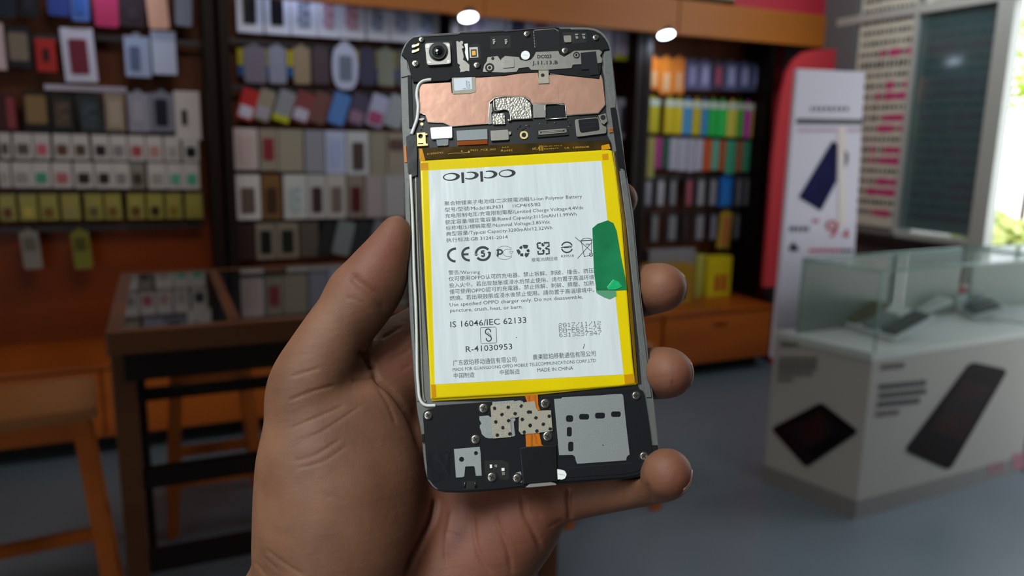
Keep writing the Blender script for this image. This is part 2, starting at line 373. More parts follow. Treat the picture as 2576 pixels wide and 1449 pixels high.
plate('black_sticker', c2(690,336, 830,322, 856,533, 780,541, 766,486, 700,490), 1.12, 1.2, mStk, ph, label='black rectangular sticker')
wd = disc('warranty_dot', c2(188,358)[0], 11.3, .9, 1.3, mWhite, ph, bev=.05, label='round white seal with a tiny green word')
text_line(wd, 'oppo', c2(166,356)[0], c2(210,364)[0], 2.2, M('green_ink', '5f8f86', .6), 1.31, 'seal_print')
plate('foil_clip', c2(308,490, 398,484, 404,612, 306,618), .7, .95, mPad, ph, bev=.05); disc('clip_hole', c2(345,540)[0], 4.6, .96, .97, mDark, ph)
plate('foil_clip', c2(410,515, 500,510, 500,532, 414,536), .3, .8, mSil, ph); plate('side_switch', c2(480,488, 548,482, 548,516, 505,524), .3, .7, mDark, ph)
# threaded holes
def hole(c, r, mat=mSil, w=.95):
    plate('threaded_hole', ell(*c, r, n=20), w, w+.25, mat, ph, holes=[ell(*c, r*.55, n=16)], bev=.05)
    disc('threaded_hole', c, r*.56, w, w+.03, mDark, ph)
disc('hole_rim', c1(877,472)[0], 11.5, 1.12, 1.14, mDark, ph); hole(c1(877,472)[0], 7, mSil, 1.14)
disc('hole_rim', c2(653,358)[0], 8.5, 1.12, 1.14, mDark, ph); hole(c2(653,358)[0], 5.5, mSil, 1.14)
disc('hole_rim', c1(905,388)[0], 4, 1.12, 1.14, mDark, ph)
hole(c2(175,1085)[0], 10.5, mGold, .2)
# screws
def make_screw():
    bm = bmesh.new(); r = 2.2e-3/2; prev = None
    prof = [(r, -.0003), (r, .0001), (r*.93, .00028), (r*.75, .00034), (0.00001, .00035)]
    rings = [[bm.verts.new((q*math.cos(a), q*math.sin(a), z)) for a in np.linspace(0, 2*PI, 25)[:-1]] for q, z in prof]
    for a, b in zip(rings, rings[1:]):
        for i in range(24): bm.faces.new((a[i], a[(i+1) % 24], b[(i+1) % 24], b[i])).smooth = True
    for k in range(2):
        for s in (-1, 1):
            m4 = Matrix.Rotation(k*PI/2+.4, 4, 'Z')
            p = [m4 @ Vector((x, y, .000385)) for x, y in ((0, -r*.13), (s*r*.62, -r*.1), (s*r*.62, r*.1), (0, r*.13))]  # flat dark cross painted on as the shade of the driver recess
            f = bm.faces.new([bm.verts.new(q) for q in p]); f.material_index = 1; f.normal_update()
            if f.normal.z < 0: f.normal_flip()
    vs = [bm.verts.new((r*.2*math.cos(a), r*.2*math.sin(a), .00039)) for a in np.linspace(0, 2*PI, 9)[:-1]]
    bm.faces.new(vs).material_index = 1
    vs = [bm.verts.new((r*1.22*math.cos(a), r*1.22*math.sin(a), -.0002)) for a in np.linspace(0, 2*PI, 25)[:-1]]
    bm.faces.new(vs).material_index = 1
    me = bpy.data.meshes.new('screw'); bm.to_mesh(me); bm.free(); me.materials.append(mScrew); me.materials.append(mDark)
    return me
scr = make_screw(); _sp = None
def screw(c, rpx, w, rot):
    o = bpy.data.objects.new('screw', scr); COL.objects.link(o); o.parent = ph
    p = L(*c, w+.25); o.location = p; o.rotation_euler = (0, 0, rot); s = rpx/8.4; o.scale = (s, s, 1)
for c, r, w in ((c1(255,218)[0], 7.6, .9), (c1(200,435)[0], 9.6, .9), (c1(760,450)[0], 8.8, .9), (c2(200,165)[0], 8.4, .9), (c2(548,318)[0], 9, .9), (c2(828,198)[0], 8.4, .9),
                (c3(228,412)[0], 10.3, 1), (c3(900,325)[0], 11.2, 1), (c3(803,703)[0], 10.8, 1), (c3(1002,1162)[0], 10.8, 1), (c3(1308,1175)[0], 10, 1.2),
                (c4(200,268)[0], 11.4, 1), (c4(230,665)[0], 11.4, 1), (c4(1305,170)[0], 10, 1), (c4(1400,905)[0], 9.8, 1)):
    screw(c, r, w, random.uniform(0, 1.5))
# board below the copper
plate('white_film', round_poly(c1(335,1018, 533,1006, 536,1110, 345,1122), 3), .2, 1.1, mGlareF, ph, bev=.2, label='bright white film tab catching the light')
plate('grey_flex', c1(388,1122, 502,1114, 498,1178, 400,1186), .2, .7, M('grey_flex', '6d7479', .35, .3), ph)
plate('gold_bracket', c1(210,1066, 290,1060, 292,1072, 308,1070, 310,1084, 292,1088, 296,1160, 315,1166, 315,1182, 216,1190), .2, .9, mGold, ph, bev=.1, holes=[ell(*c1(247,1096)[0], 5.6, n=16)], label='pale gold bracket with a round hole')
plate('bracket_slot', c1(224,1160, 272,1158, 272,1168, 224,1170), .9, .92, mDark, ph)
disc('solder_dot', c1(258,986)[0], 4, .2, .3, mGold, ph)
plate('contact_clip', c1(230,936, 275,926, 284,942, 262,956, 232,950), .2, .7, mSil, ph, bev=.1)
plate('grey_sticker', c1(573,1046, 855,1030, 858,1124, 580,1138), .2, .75, M('grey_sticker', '7c8285', .45, .3), ph, bev=.05)
plate('orange_flex', c1(578,1142, 858,1127, 858,1168, 586,1182), .15, .6, M('copper_flex', '9a4a12', .22, .5, coat=.6), ph, bev=.1, label='glossy orange ribbon connector')
plate('metal_box', c1(884,1046, 1042,1036, 1050,1128, 890,1138), .2, 1.0, mSil, ph, r=2, bev=.2); 
plate('box_tab', c2(0,1040, 20,1036, 24,1048, 62,1054, 58,1080, 40,1084, 42,1126, 0,1132), .2, .7, mSil, ph, bev=.1)
cn = plate('board_connector', c2(288,1036, 572,1012, 582,1084, 296,1108), .15, .6, mDark, ph, r=1.5)
for p in (c2(304,1044, 560,1024, 562,1036, 306,1056), c2(306,1072, 560,1052, 562,1062, 308,1084), c2(304,1044, 320,1042, 324,1080, 308,1082), c2(542,1026, 560,1024, 564,1060, 548,1062), c2(335,1058, 530,1042, 531,1050, 336,1066)): plate('connector_rail', p, .6, .85, mSil, cn)
em = plate('earpiece_frame', round_poly(c2(640,942, 850,922, 872,965, 895,1000, 925,1010, 925,1068, 655,1102), 4), .2, .9, mSil, ph, bev=.2, label='earpiece in a steel frame')
plate('earpiece_gasket', round_poly(c2(668,945, 850,930, 862,1036, 700,1062, 684,1050), 4), .9, 1.1, mBlk, em, bev=.15)
for k in (970, 990, 1010): plate('earpiece_slot', c2(690,k+6, 840,k-8, 842,k-2, 692,k+12), 1.1, 1.14, mDark if k != 990 else mStk, em)
plate('corner_bracket', c2(850,905, 920,885, 935,960, 905,990, 880,975), .2, .8, mSil, ph, bev=.1); disc('bracket_hole', c2(895,925)[0], 6.5, .82, .84, mDark, ph)
for k in range(3): plate('flex_line', c2(948,1022+k*15, 984,1018+k*15, 985,1026+k*15, 950,1031+k*15), .35, .5, mFlex, ph)
# small board components
for _ in range(26):
    x, y = random.choice(((random.uniform(1055,1065), random.uniform(300,330)), (random.uniform(1345,1420), random.uniform(303,312)), (random.uniform(1300,1330), random.uniform(306,325)), (random.uniform(1425,1435), random.uniform(305,340))))
    plate('board_component', [(x,y),(x+2.6,y-.3),(x+2.8,y+1.6),(x+.2,y+1.9)], .12, .4, random.choice((mSil, mDark, mStk)), ph)
# ---- battery
bt = empty('battery', PHW, label='yellow lithium battery with a white printed label'); bt.parent = ph; bt.matrix_parent_inverse = Matrix.Identity(4); bt.matrix_basis = Matrix.Identity(4)
body = [(1056,403),(1300,389),(1530,375),(1541,378),(1552,440),(1566,560),(1581,760),(1592,900),(1600,966),(1560,972),(1330,990),(1090,1004),(1083,1004),(1078,900),(1068,700),(1060,520)]
plate('battery_body', body, .1, 1.2, mYel, bt, bev=.7, smooth=False)
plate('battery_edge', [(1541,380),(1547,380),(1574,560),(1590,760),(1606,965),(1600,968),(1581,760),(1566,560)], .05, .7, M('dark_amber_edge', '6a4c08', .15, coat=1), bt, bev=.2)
plate('edge_gap', [(1548,380),(1553,380),(1580,560),(1597,760),(1613,965),(1607,966),(1591,760),(1575,560)], .1, .3, mDark, ph)
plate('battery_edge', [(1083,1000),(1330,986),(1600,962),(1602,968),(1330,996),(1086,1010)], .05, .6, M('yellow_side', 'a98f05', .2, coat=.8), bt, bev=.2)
plate('header_tape', [(1053,372),(1180,367),(1300,361),(1450,356),(1534,352),(1537,368),(1534,377),(1300,388),(1180,395),(1062,404),(1054,400)], .1, 1.05, mAmb, bt, bev=.3, label='dark amber tape over the battery head')
plate('amber_corner', [(1054,374),(1062,374),(1070,404),(1056,407)], 1.05, 1.12, mAmbL, bt)
for q in ([(1513,366),(1532,362),(1536,374),(1513,378)], [(1515,388),(1530,386),(1531,402),(1516,402.5)], [(1058,410),(1077,409),(1078,427),(1059,428)], [(1570,943),(1592,940),(1596,962),(1572,966)], [(1084,967),(1096,968),(1098,998),(1086,1001)]): plate('amber_corner', q, 1.2, 1.24, mAmbL, bt)
def amb(s, a, b, cap): text_line(bt, s, a, b, cap, mAmbInk, 1.12, 'tape_print')
a_ = cl(1240,345, 1780,325, 1925,280, 2050,272, 1895,355, 2140,345, 640,238, 720,232, 640,350, 290,385)
amb('P631_PCB_002', a_[0], a_[1], 5); amb('H-I', a_[2], a_[3], 4); amb('RoHS', a_[4], a_[5], 5.5); amb('HP', a_[7], a_[6], -5) ; amb('7AZ95010', (1115,381), (1074,385.5), 5)
amb('\u0280U', (1340,377), (1356,375.5), 7); amb('00-00 94V-0', (1369,369.5), (1414,367.5), 3); amb('E248279', (1369,376), (1405,374), 3); amb('1A  1000600', (1421,374.5), (1482,371.5), 5)
_bm = bmesh.new()
for k in range(3): stroke_bm(_bm, [(1358+k*4,366),(1357+k*4,379)], 2, 1.12)
stroke_bm(_bm, cl(750,405, 880,385, 1040,385, 1220,370), 1, 1.12); stroke_bm(_bm, cl(1180,360, 1215,360), 5, 1.12); stroke_bm(_bm, cl(1030,345, 1060,345), 3, 1.12)
from_bm('tape_print', _bm, mAmbInk, bt)
lab = plate('battery_label', [(1078,429),(1513,404.5),(1528,548),(1547,735),(1569,942),(1094,967),(1086,700)], 1.2, 1.26, mLab, bt, label='white printed label of the battery')
WL = 1.275
def tl(s, x0, y0, x1, y1, cap, f=c5, mat=None, **k): 
    a, b = f(x0, y0, x1, y1); return text_line(bt, s, a, b, cap, mat or mInk, WL, **k)
tl('聚合物锂离子电池组/二次鋰電池組/Li-ion Polymer Battery', 80,205, 1600,122, 9.2)
tl('型号/型號/Model:BLP631', 85,275, 725,236, 9.2); tl('1ICP4/65/82', 835,230, 1142,210, 9.2)
tl('充电限制电压/充電限制電壓/Limited Charge Voltage:4.4Vdc', 88,343, 1615,246, 9.2)
tl('额定容量/額定電容量/Rated Capacity:3115mAh/11.99Wh', 90,412, 1540,318, 9.2)
tl('标称电压/標稱電壓/Nominal Voltage:3.85Vdc', 95,477, 1245,404, 9.2)
tl('典型容量/Typical Capacity:3200mAh/12.32Wh', 98,541, 1270,469, 9.2)
tl('执行标准:GB 31241-2014', 100,611, 778,571, 9.2)
tl('廢電池請回收', 1042,826, 1332,808, 8); tl('R39518', 1370,781, 1508,774, 6.8, bold=.004)
tl('警告/Warning', 125,968, 472,958, 9)
tl('仅可使用OPPO认可的充电器。禁止拆解、刺破、撞击、挤压', 128,1040, 1730,945, 9.6)
tl('投入火中。若出现鼓胀或浸水后禁止使用。请勿置于高温环境', 132,1112, 1735,1018, 9.6)
tl('僅可使用OPPO認可的充電器。禁止拆解、刺破、擠壓、加熱', 135,1182, 1735,1084, 9.6)
tl('燃燒。若出現鼓脹或浸水後禁止使用。請勿置于高溫環境中。', 138,1253, 1735,1158, 9.6)
tl('Use specified OPPO charger only. Do not disassemble,', 138,1322, 1610,1232, 9.3)
tl('puncture, crush, heat, or burn.', 142,1385, 945,1343, 9.3)
tl('IS 16046/IEC 62133', 325,195, 1175,142, 15.5, c6, bold=.004); tl('R-41030953', 497,470, 1018,438, 15, c6, bold=.004)
tl('广东欧珀移动通信有限公司', 355,617, 1062,577, 11, c6); tl('廣東歐珀移動通信有限公司', 1245,553, 1948,510, 11, c6)
tl('MADE FOR GUANGDONG OPPO MOBILE TELECOMMUNICATIONS CORP.,LTD', 352,684, 1950,580, 8.3, c6)
tl('中国制造', 362,757, 595,746, 10, c6); tl('中國製造', 878,720, 1100,710, 10, c6); tl('MADE IN CHINA', 1297,692, 1697,667, 9.3, c6)
# dot matrix date code
G5 = {'0':'0E11191513110E'[:14],'1':'040C040404040E','2':'0E11010E10101F','3':'1F010601010E00','4':'02060A121F0202','5':'1F101E0101110E','6':'0E10101E11110E','7':'1F010204080808','M':'111B1515111111','A':'0E11111F111111','P':'1E11111E101010','-':'0000001F000000','/':'01010204081010'}
G5['3'] = '1E01010E01011E'
def dots(s, a, b, hpx, name='date_code'):
    A = L(*a, WL); B = L(*b, WL); d = B-A; n = len(s)*6-1; st = d/n; q = Vector((-d.y, d.x, 0)).normalized()*(hpx*255/F/1000/7)
    bm = bmesh.new()
    for i, ch in enumerate(s):
        g = G5[ch]
        for r in range(7):
            bits = int(g[2*r:2*r+2], 16)
            for c in range(5):
                if bits >> (4-c) & 1:
                    p = A+st*(i*6+c)+q*(6-r)
                    vs = [bm.verts.new(p), bm.verts.new(p+st*1.02), bm.verts.new(p+st*1.02+q*.72), bm.verts.new(p+q*.72)]
                    bm.faces.new(vs)
    from_bm(name, bm, mInk, bt)
for s, q in (('2017/11/12', (1535,195, 2008,168)), ('MA-P631-74', (1538,250, 2008,222)), ('6313237347', (1542,303, 2015,275))):
    a, b = c6(*q); dots(s, a, b, 11)
# brand lettering drawn as wide rings with swelling strokes
def ring_glyph(bm, c, rx, ry, a0, a1, thick, sh):
    n = 44; I = []; O = []
    for i in range(n+1):
        a = a0+(a1-a0)*i/n
        ox, oy = c[0]+rx*math.cos(a), c[1]+ry*math.sin(a)+sh*rx*math.cos(a)
        ix, iy = c[0]-thick+(rx-thick*2.1)*math.cos(a), c[1]+(ry-3.0)*math.sin(a)+sh*(rx-thick*2)*math.cos(a)
        O.append(bm.verts.new(L(ox, oy, WL))); I.append(bm.verts.new(L(ix, iy, WL)))
    for i in range(n):
        f = bm.faces.new((O[i], O[i+1], I[i+1], I[i])); f.normal_update()
        if f.normal.z < 0: f.normal_flip()
bm = bmesh.new(); sh = -.06
o1, p1, p2, o2 = cl(820,900, 1235,872, 1640,850, 2025,825)
ring_glyph(bm, o1, 21.3, 10, 0, 2*PI, 3.0, sh)
ring_glyph(bm, o2, 21.3, 10, 0, 2*PI, 3.0, sh)
ring_glyph(bm, p1, 20.2, 10, -2.05, 2.35, 3.1, sh); ring_glyph(bm, p2, 20.2, 10, -2.05, 2.35, 3.1, sh)
stroke_bm(bm, cl(1060,805, 1072,1032), 7, WL); stroke_bm(bm, cl(1467,780, 1480,1006), 7, WL)
from_bm('brand_lettering', bm, mInkB, bt)
# approval symbols
bm = bmesh.new()
def arc(c, rx, ry, d0, d1, w, n=24): stroke_bm(bm, [(c[0]+rx*math.cos(math.radians(d0+(d1-d0)*i/n)), c[1]+ry*math.sin(math.radians(d0+(d1-d0)*i/n))) for i in range(n+1)], w, WL)
def pl(f, w, *a, closed=False): stroke_bm(bm, f(*a), w, WL, closed)
def poly(f, *a): fill_bm(bm, f(*a), WL)
def sym():
    global bm
    from_bm('approval_symbol', bm, mInk, bt); bm = bmesh.new()
arc(cs(410,578)[0], 19.2, 16, 92, 272, 6); 
arc(cs(800,550)[0], 18.3, 16, 88, 268, 6); pl(cs, 5.5, 620,562, 770,555); sym()
arc(cs(1172,540)[0], 17.3, 16, -182, -38, 6.2); arc(cs(1172,540)[0], 17.3, 16, -12, 142, 6.2)
poly(cs, 915,565, 1055,555, 990,608); poly(cs, 1290,525, 1420,515, 1340,470)
pl(cs, 4.5, 1215,462, 1140,468, 1135,535); pl(cs, 4.5, 1135,528, 1175,515, 1212,540, 1212,600, 1180,618, 1128,598); sym()
arc(cs(1780,515)[0], 21.5, 17, 38, 318, .9); pl(cs, .9, 1970,360, 1968,430); arc(cs(1880,515)[0], 12.5, 9.3, 55, 305, .9); pl(cs, .9, 1985,650, 1980,575)
pl(cs, .9, 1920,470, 2030,465, 2025,492, 1995,500, 1992,545, 1955,545, 1950,500, 1925,492, closed=True)
pl(cs, 4.6, 1590,620, 1605,440); arc(cs(1640,490)[0], 7, 5.6, -150, 120, 4); sym()
for q in ((2285,290, 2400,285, 2455,310, 2420,395, 2330,395), (2260,315, 2300,360, 2262,418, 2195,385, 2212,345), (2118,425, 2190,418, 2245,492, 2185,580, 2140,500), (2215,535, 2310,528, 2315,615, 2230,612), (2375,500, 2390,525, 2490,520, 2440,615, 2385,650, 2345,580), (2395,440, 2460,400, 2498,460, 2470,508, 2420,490)): poly(cs, *q)
sym()
pl(ct, 4.4, 262,215, 262,262, 300,290); pl(ct, 4.4, 250,215, 262,178, 330,170)
pl(ct, 4.4, 385,170, 490,165, 492,235, 450,245); pl(ct, 4.4, 380,385, 385,370, 378,330); pl(ct, 4.4, 268,330, 275,395, 385,390)
pl(ct, 4.4, 425,395, 495,385, 490,300, 440,280); pl(ct, 4.4, 360,170, 362,215)
poly(ct, 325,205, 415,200, 372,250); poly(ct, 300,250, 345,285, 305,325); poly(ct, 335,340, 420,335, 375,295); poly(ct, 445,240, 405,278, 448,318); sym()
arc(ct(855,258)[0], 13.6, 13, -162, -20, 3.4); arc(ct(855,258)[0], 13.6, 13, 18, 165, 3.4)
pl(ct, 2.8, 735,268, 775,256, 910,248); pl(ct, 1.5, 790,272, 900,266); poly(ct, 885,215, 965,248, 900,285, 925,252); sym()
pl(ct, 1.5, 1020,52, 1350,340); pl(ct, 1.5, 1068,488, 1365,155); pl(ct, 1.5, 1145,135, 1205,440, 1310,430); pl(ct, 1.5, 1355,130, 1352,370); pl(ct, 2.2, 1125,128, 1370,118)
pl(ct, 1.5, 1150,118, 1180,85, 1260,70, 1340,88, 1368,105); pl(ct, 1.2, 1235,192, 1312,188, 1310,206, 1236,212, closed=True); arc(ct(1345,405)[0], 4.2, 4.2, 0, 350, 1.8); arc(ct(1345,405)[0], 1.2, 1.2, 0, 350, 1.2); pl(ct, 3, 1215,432, 1218,452); sym()
pl(c6, 1.2, 658,205, 665,196, 825,190, 836,198, 842,360, 832,367, 675,373, 664,366, closed=True)
stroke_bm(bm, catmull(c6(725,268, 715,245, 725,218, 750,212, 772,225, 772,248), 5), 2.6, WL); stroke_bm(bm, c6(722,262, 778,302), 2.6, WL); stroke_bm(bm, c6(718,285, 775,322)[:0] or c6(738,250, 782,290), 1.6, WL)
stroke_bm(bm, catmull(c6(725,312, 728,335, 750,348, 775,338, 782,312, 770,292), 5), 2.6, WL)
sym(); stroke_bm(bm, c6(1058,308, 1070,306), 2.4, WL); from_bm('ink_speck', bm, mInk, bt); bm = bmesh.new(); stroke_bm(bm, c6(1825,378, 1808,432), 1.6, WL)
from_bm('scratch_mark', bm, mInk, bt)
# green pull tape
mGr = M('green_tape', '1e7a4c', .14, 0, coat=.6, alpha=.88, var=(90, .25), bump=(60, .25, .0006))
gt = plate('green_tape', [(1490,574),(1503,563),(1529,554),(1543,561),(1551,580),(1562,645),(1573,700),(1577,729),(1555,730),(1536,730),(1500,731),(1494,680)], 1.3, 1.4, mGr, bt, bev=.04, label='green translucent pull tape')
plate('tape_fold', [(1499,732),(1549,730),(1551,744),(1534,753),(1518,747),(1502,738)], 1.3, 1.36, M('green_tape_thin', '5fa07c', .2, coat=.6, alpha=.8), bt)
plate('tape_fold', [(1527,722),(1543,703),(1556,708),(1566,722),(1548,729),(1532,729)], 1.4, 1.6, M('green_fold', '1fae6c', .1, coat=1, bump=(300, .8, .0006)), bt, bev=.1)
# ---- lower part
low = [(1063,1034),(1092,1027),(1100,1020),(1200,1013),(1330,1003),(1608,979),(1619,984),(1628,1040),(1636,1095),(1641,1145),(1637,1164),(1625,1182),(1605,1194),(1576,1200),(1403,1212),(1320,1221),(1250,1229),(1160,1235),(1115,1234),(1096,1227),(1083,1212),(1077,1192),(1072,1160),(1068,1100)]
plate('lower_cover', low, .0, 1.0, mBlk, ph, r=14, bev=.45, label='black plastic cover over the speaker end')
plate('bottom_rim', [(1655,1120),(1657,1137),(1653,1161),(1640,1183),(1616,1197),(1578,1204),(1402,1218),(1322,1226),(1250,1233),(1170,1239),(1115,1238),(1098,1231),(1110,1225),(1160,1228),(1320,1214),(1576,1193),(1618,1176),(1636,1145),(1640,1120)], 0, .4, mRim, ph, bev=.15)
plate('speaker_step', [(1402,1190),(1500,1180),(1600,1172),(1630,1158),(1622,1176),(1600,1187),(1576,1192),(1403,1204)], 1.0, 1.15, mBlk, ph, bev=.1)
plate('cover_seam', c4(455,1045, 1255,985, 1255,992, 455,1053), 1.0, 1.02, mDark, ph)
def rr(cx, cy, w, h, f=c4): 
    p = round_poly([(cx-w,cy-h),(cx+w,cy-h),(cx+w,cy+h),(cx-w,cy+h)], min(w, h)*.8, 4); return f(*[v for q in p for v in q])
plate('speaker_shield', c4(308,212, 400,205, 405,192, 560,182, 900,165, 1030,152, 1128,148, 1148,165, 1190,560, 1228,888, 1205,900, 1190,925, 1186,958, 590,1000, 575,965, 562,912, 535,892, 370,896), 1.0, 1.22, mSilB, ph, bev=.06,
      holes=[rr(*h) for h in ((498,450,44,40),(675,428,60,34),(868,413,60,35),(1062,397,58,33),(495,610,30,57),(513,790,32,58))], label='large square steel shield with oval slots')
_bm = bmesh.new(); stroke_bm(_bm, c4(898,766, 908,776), 2.5, 1.24); from_bm('scratch_mark', _bm, mDark, ph)
plate('steel_shield', c3(848,422, 960,412, 985,432, 1005,430, 1015,690, 962,690, 925,680, 880,640, 870,600, 855,560, 856,530, 875,512, 850,462), 1.0, 1.1, mSilB, ph, bev=.05)
plate('steel_shield', c3(1006,246, 1268,228, 1275,238, 1345,228, 1380,240, 1390,262, 1010,300), 1.0, 1.1, mSilB, ph, bev=.05)
plate('steel_shield', c3(1225,434, 1282,428, 1288,470, 1268,490, 1278,600, 1285,655, 1262,668, 1230,670), 1.0, 1.12, mSilB, ph, bev=.05)
plate('orange_flex', c3(1400,165)+c4(112,155, 118,290, 140,345, 90,352, 0,300), 1.0, 1.3, mFlex, ph, bev=.05, label='orange ribbon cable under the battery')
plate('orange_flex', c3(1410,632)+c4(128,618, 158,765, 205,790, 178,806, -5,812, -30,800), 1.0, 1.3, mFlex, ph, bev=.05, label='orange ribbon cable entering the black tape')
_bm = bmesh.new()
for k in range(4): stroke_bm(_bm, c4(36+k*16,170, 48+k*16,330) if k > 1 else c4(70+k*16,640, 92+k*16,760), .8, 1.31)
for y in range(0, 13):
    for q in (c4(-2,175+y*11, 16,180+y*11), c4(26,640+y*13, 50,652+y*13)): stroke_bm(_bm, q, 1.1, 1.31)
from_bm('flex_traces', _bm, M('flex_trace', '5a2c08', .5), ph)
g1 = plate('cloth_gasket', c3(985,302, 1003,282, 1140,270, 1395,255, 1385,350, 1340,420, 1310,436, 1228,440, 1240,672, 1015,692), 1.1, 1.38, mPad, ph, r=1.5, bev=.08, label='beige cloth gasket with dark dots')
g2 = plate('cloth_gasket', [(1305,1052),(1312,1030),(1319,1012),(1345,1009),(1349,1026),(1353,1033),(1386,1032),(1388,1060),(1390,1084),(1345,1090),(1312,1093),(1305,1084)], 1.32, 1.5, mPad, ph, r=1.5, bev=.08, label='beige cloth gasket over the ribbon cable')
def star(bm, c, w):
    for k in range(3):
        a = k*PI/3+random.uniform(0, .5); stroke_bm(bm, [(c[0]-4.6*math.cos(a), c[1]-4.6*math.sin(a)), (c[0]+4.6*math.cos(a), c[1]+4.6*math.sin(a))], 3.4, w+k*.002)
_a = bmesh.new(); _b = bmesh.new()
for x, y in ((1035,325),(1200,312),(1360,297),(1125,400),(1285,390),(1050,490),(1205,475),(1135,560),(1068,650),(1220,635)): star(_a, c3(x, y)[0], 1.4)
for c in c3(1372,460, 1447,370, 1468,530, 1395,615)+c4(20,370, 88,440, 250,420, 178,518, 100,600, 262,575, 18,535): star(_b, c, 1.52)
from_bm('gasket_dots', _a, mStk, g1); from_bm('gasket_dots', _b, mStk, g2)
plate('black_tape', [(1307,1126),(1323,1124),(1400,1119),(1402,1180),(1404,1211),(1316,1219),(1312,1180)], 1.3, 1.6, mTape, ph, bev=.25, label='black tape over the charging port cable')
plate('jack_shield', c3(540,820, 856,793, 866,870, 880,1145, 808,1147, 792,1038, 776,1029, 680,1034, 668,1150, 645,1163, 566,1168), 1.0, 1.25, mSilB, ph, bev=.06, holes=[ell(*c3(635,945)[0], 6.2, n=16), ell(*c3(810,870)[0], 4.9, n=16)], label='small steel shield over the headphone jack')
plate('jack_well', c3(645,1212, 815,1200, 820,1300, 655,1308), 1.0, 1.02, mDark, ph, r=2)
_bm = bmesh.new()
for s in (-1, 1): bm_tube(_bm, [L(*c3(738+s*60,1215)[0], 1.0), L(*c3(738+s*68,1290)[0], .9)], .0004, 8)
from_bm('jack_socket', _bm, mRim, ph)
plate('contact_well', c3(915,962, 1128,950, 1205,992, 1212,1180, 1195,1195, 1108,1190, 1060,1100, 915,1125), 1.0, 1.03, mDark, ph, r=2)
for q in ((975,1010, 1004,1008, 1008,1050, 978,1054), (1030,1012, 1068,1008, 1070,1045, 1036,1040), (1118,1052, 1155,1050, 1158,1085, 1120,1088), (1122,1100, 1162,1098, 1165,1138, 1128,1140)): plate('contact_pin', c3(*q), 1.03, 1.35, mWhite if q[0] in (975, 1118) else mSil, ph, bev=.08)
plate('screw_bracket', c3(1260,1135, 1290,1112, 1355,1090, 1372,1225, 1300,1232, 1268,1222), 1.0, 1.2, mSilB, ph, r=3, bev=.05)
wd = plate('warranty_dot', c4(345,1062, 400,1072, 440,1085, 462,1130, 440,1178, 400,1192, 372,1186, 350,1190), 1.0, 1.5, mWhite, ph, r=2, bev=.06, label='round white seal beside the charging port')
text_line(wd, 'oppo', c4(355,1126)[0], c4(445,1140)[0], 2.8, MATS['green_ink'], 1.52, 'seal_print')
plate('charging_port', [(1322,1226),(1334,1217),(1385,1212.5),(1398,1216),(1400,1220),(1386,1221),(1334,1226)], .3, 1.3, M('port_steel', 'c8c8c4', .3, .8), ph, r=2, bev=.2, label='bright steel charging port')
plate('clear_patch', round_poly(c3(210,850, 495,845, 500,1160, 300,1240, 215,1180), 5), 1.0, 1.03, M('clear_patch', '101319', .25, coat=.6, bump=(120, .5, .0008)), ph)
plate('side_clip', c3(148,640, 178,635, 182,735, 155,740), .2, .8, mBlk, ph); plate('side_clip', c4(1415,440, 1448,435, 1452,545, 1425,545), .2, .8, mBlk, ph)
# ================================================================ the hand (one continuous surface grown from a distance field, mm in phone space)
def Hp(px, py, w): return np.array(L(px, py, w))*1000
def mm(rpx): return rpx/7.75
VOX = 0.6
fingers = {
 'index':  [(1040,872,-27,12.5),(1190,745,-28,9.6),(1330,640,-25,8.8),(1450,575,-21,8.0),(1530,522,-16,7.4),(1560,500,-9.5,6.0)],
 'middle': [(1200,935,-30,12),(1340,860,-29,10),(1480,790,-27,9.3),(1580,745,-19,8.6),(1640,727,-8.5,8.4),(1668,723,-.5,7.7)],
 'ring':   [(1310,1065,-29,12),(1420,1010,-28,9.8),(1530,965,-25.5,9.2),(1620,942,-16,8.6),(1668,938,-6,8.3),(1684,938,.5,7.5)],
 'pinky':  [(1335,1262,-22,10.5),(1440,1246,-19,8.0),(1545,1229,-15.5,7.3),(1620,1212,-9,7.4),(1668,1198,-1,7.6),(1679,1190,4.0,7.4)],
}
thumb = [(999,580,-1.5,4.8),(990,604,-1.5,5.9),(970,648,-1.5,7.9),(941,704,-2,10.3),(908,756,-2.5,10.5),(858,822,-3.5,10.6),(815,900,-5,11.9),(779,978,-7,13.2),(788,1060,-10,15.0),(815,1160,-13,18.5)]
palm = [[(1040,872,-27,12.5),(1000,1050,-33,13),(960,1250,-36,15),(900,1480,-36,17)],
        [(1200,935,-30,12),(1120,1130,-35,12.5),(1050,1320,-37,15),(960,1500,-37,17)],
        [(1310,1065,-29,12),(1230,1200,-34,12.5),(1150,1350,-36,15),(1040,1520,-37,17)],
        [(1335,1262,-22,10.5),(1285,1325,-27,12),(1200,1412,-31,14.5),(1090,1530,-35,17)],
        [(815,1160,-13,18.5),(845,1290,-16,21.5),(852,1390,-20,23),(850,1500,-28,22)]]
arm = [(835,1480,-31,22.5),(745,1620,-36,24),(650,1780,-40,25),(480,2080,-46,28)]
arm2 = [(1050,1500,-35,18),(970,1640,-38,20),(940,1800,-42,23),(820,2080,-48,27)]
def P4(c): return [(Hp(x, y, w), r) for x, y, w, r in c]
allp = [q for c in list(fingers.values())+[thumb]+palm+[arm, arm2] for q in P4(c)]
lo = np.min([p-r for p, r in allp], 0)-3; hi = np.max([p+r for p, r in allp], 0)+3
lo[1] = max(lo[1], Hp(800, 1900, -40)[1])
nx, ny, nz = [int(math.ceil(v)) for v in (hi-lo)/VOX]
gx, gy, gz = [lo[i]+VOX*np.arange(n) for i, n in enumerate((nx, ny, nz))]
def smin(a, b, k):
    h = np.clip(.5+.5*(b-a)/k, 0, 1); return b+(a-b)*h-k*h*(1-h)
BIG = 40.0
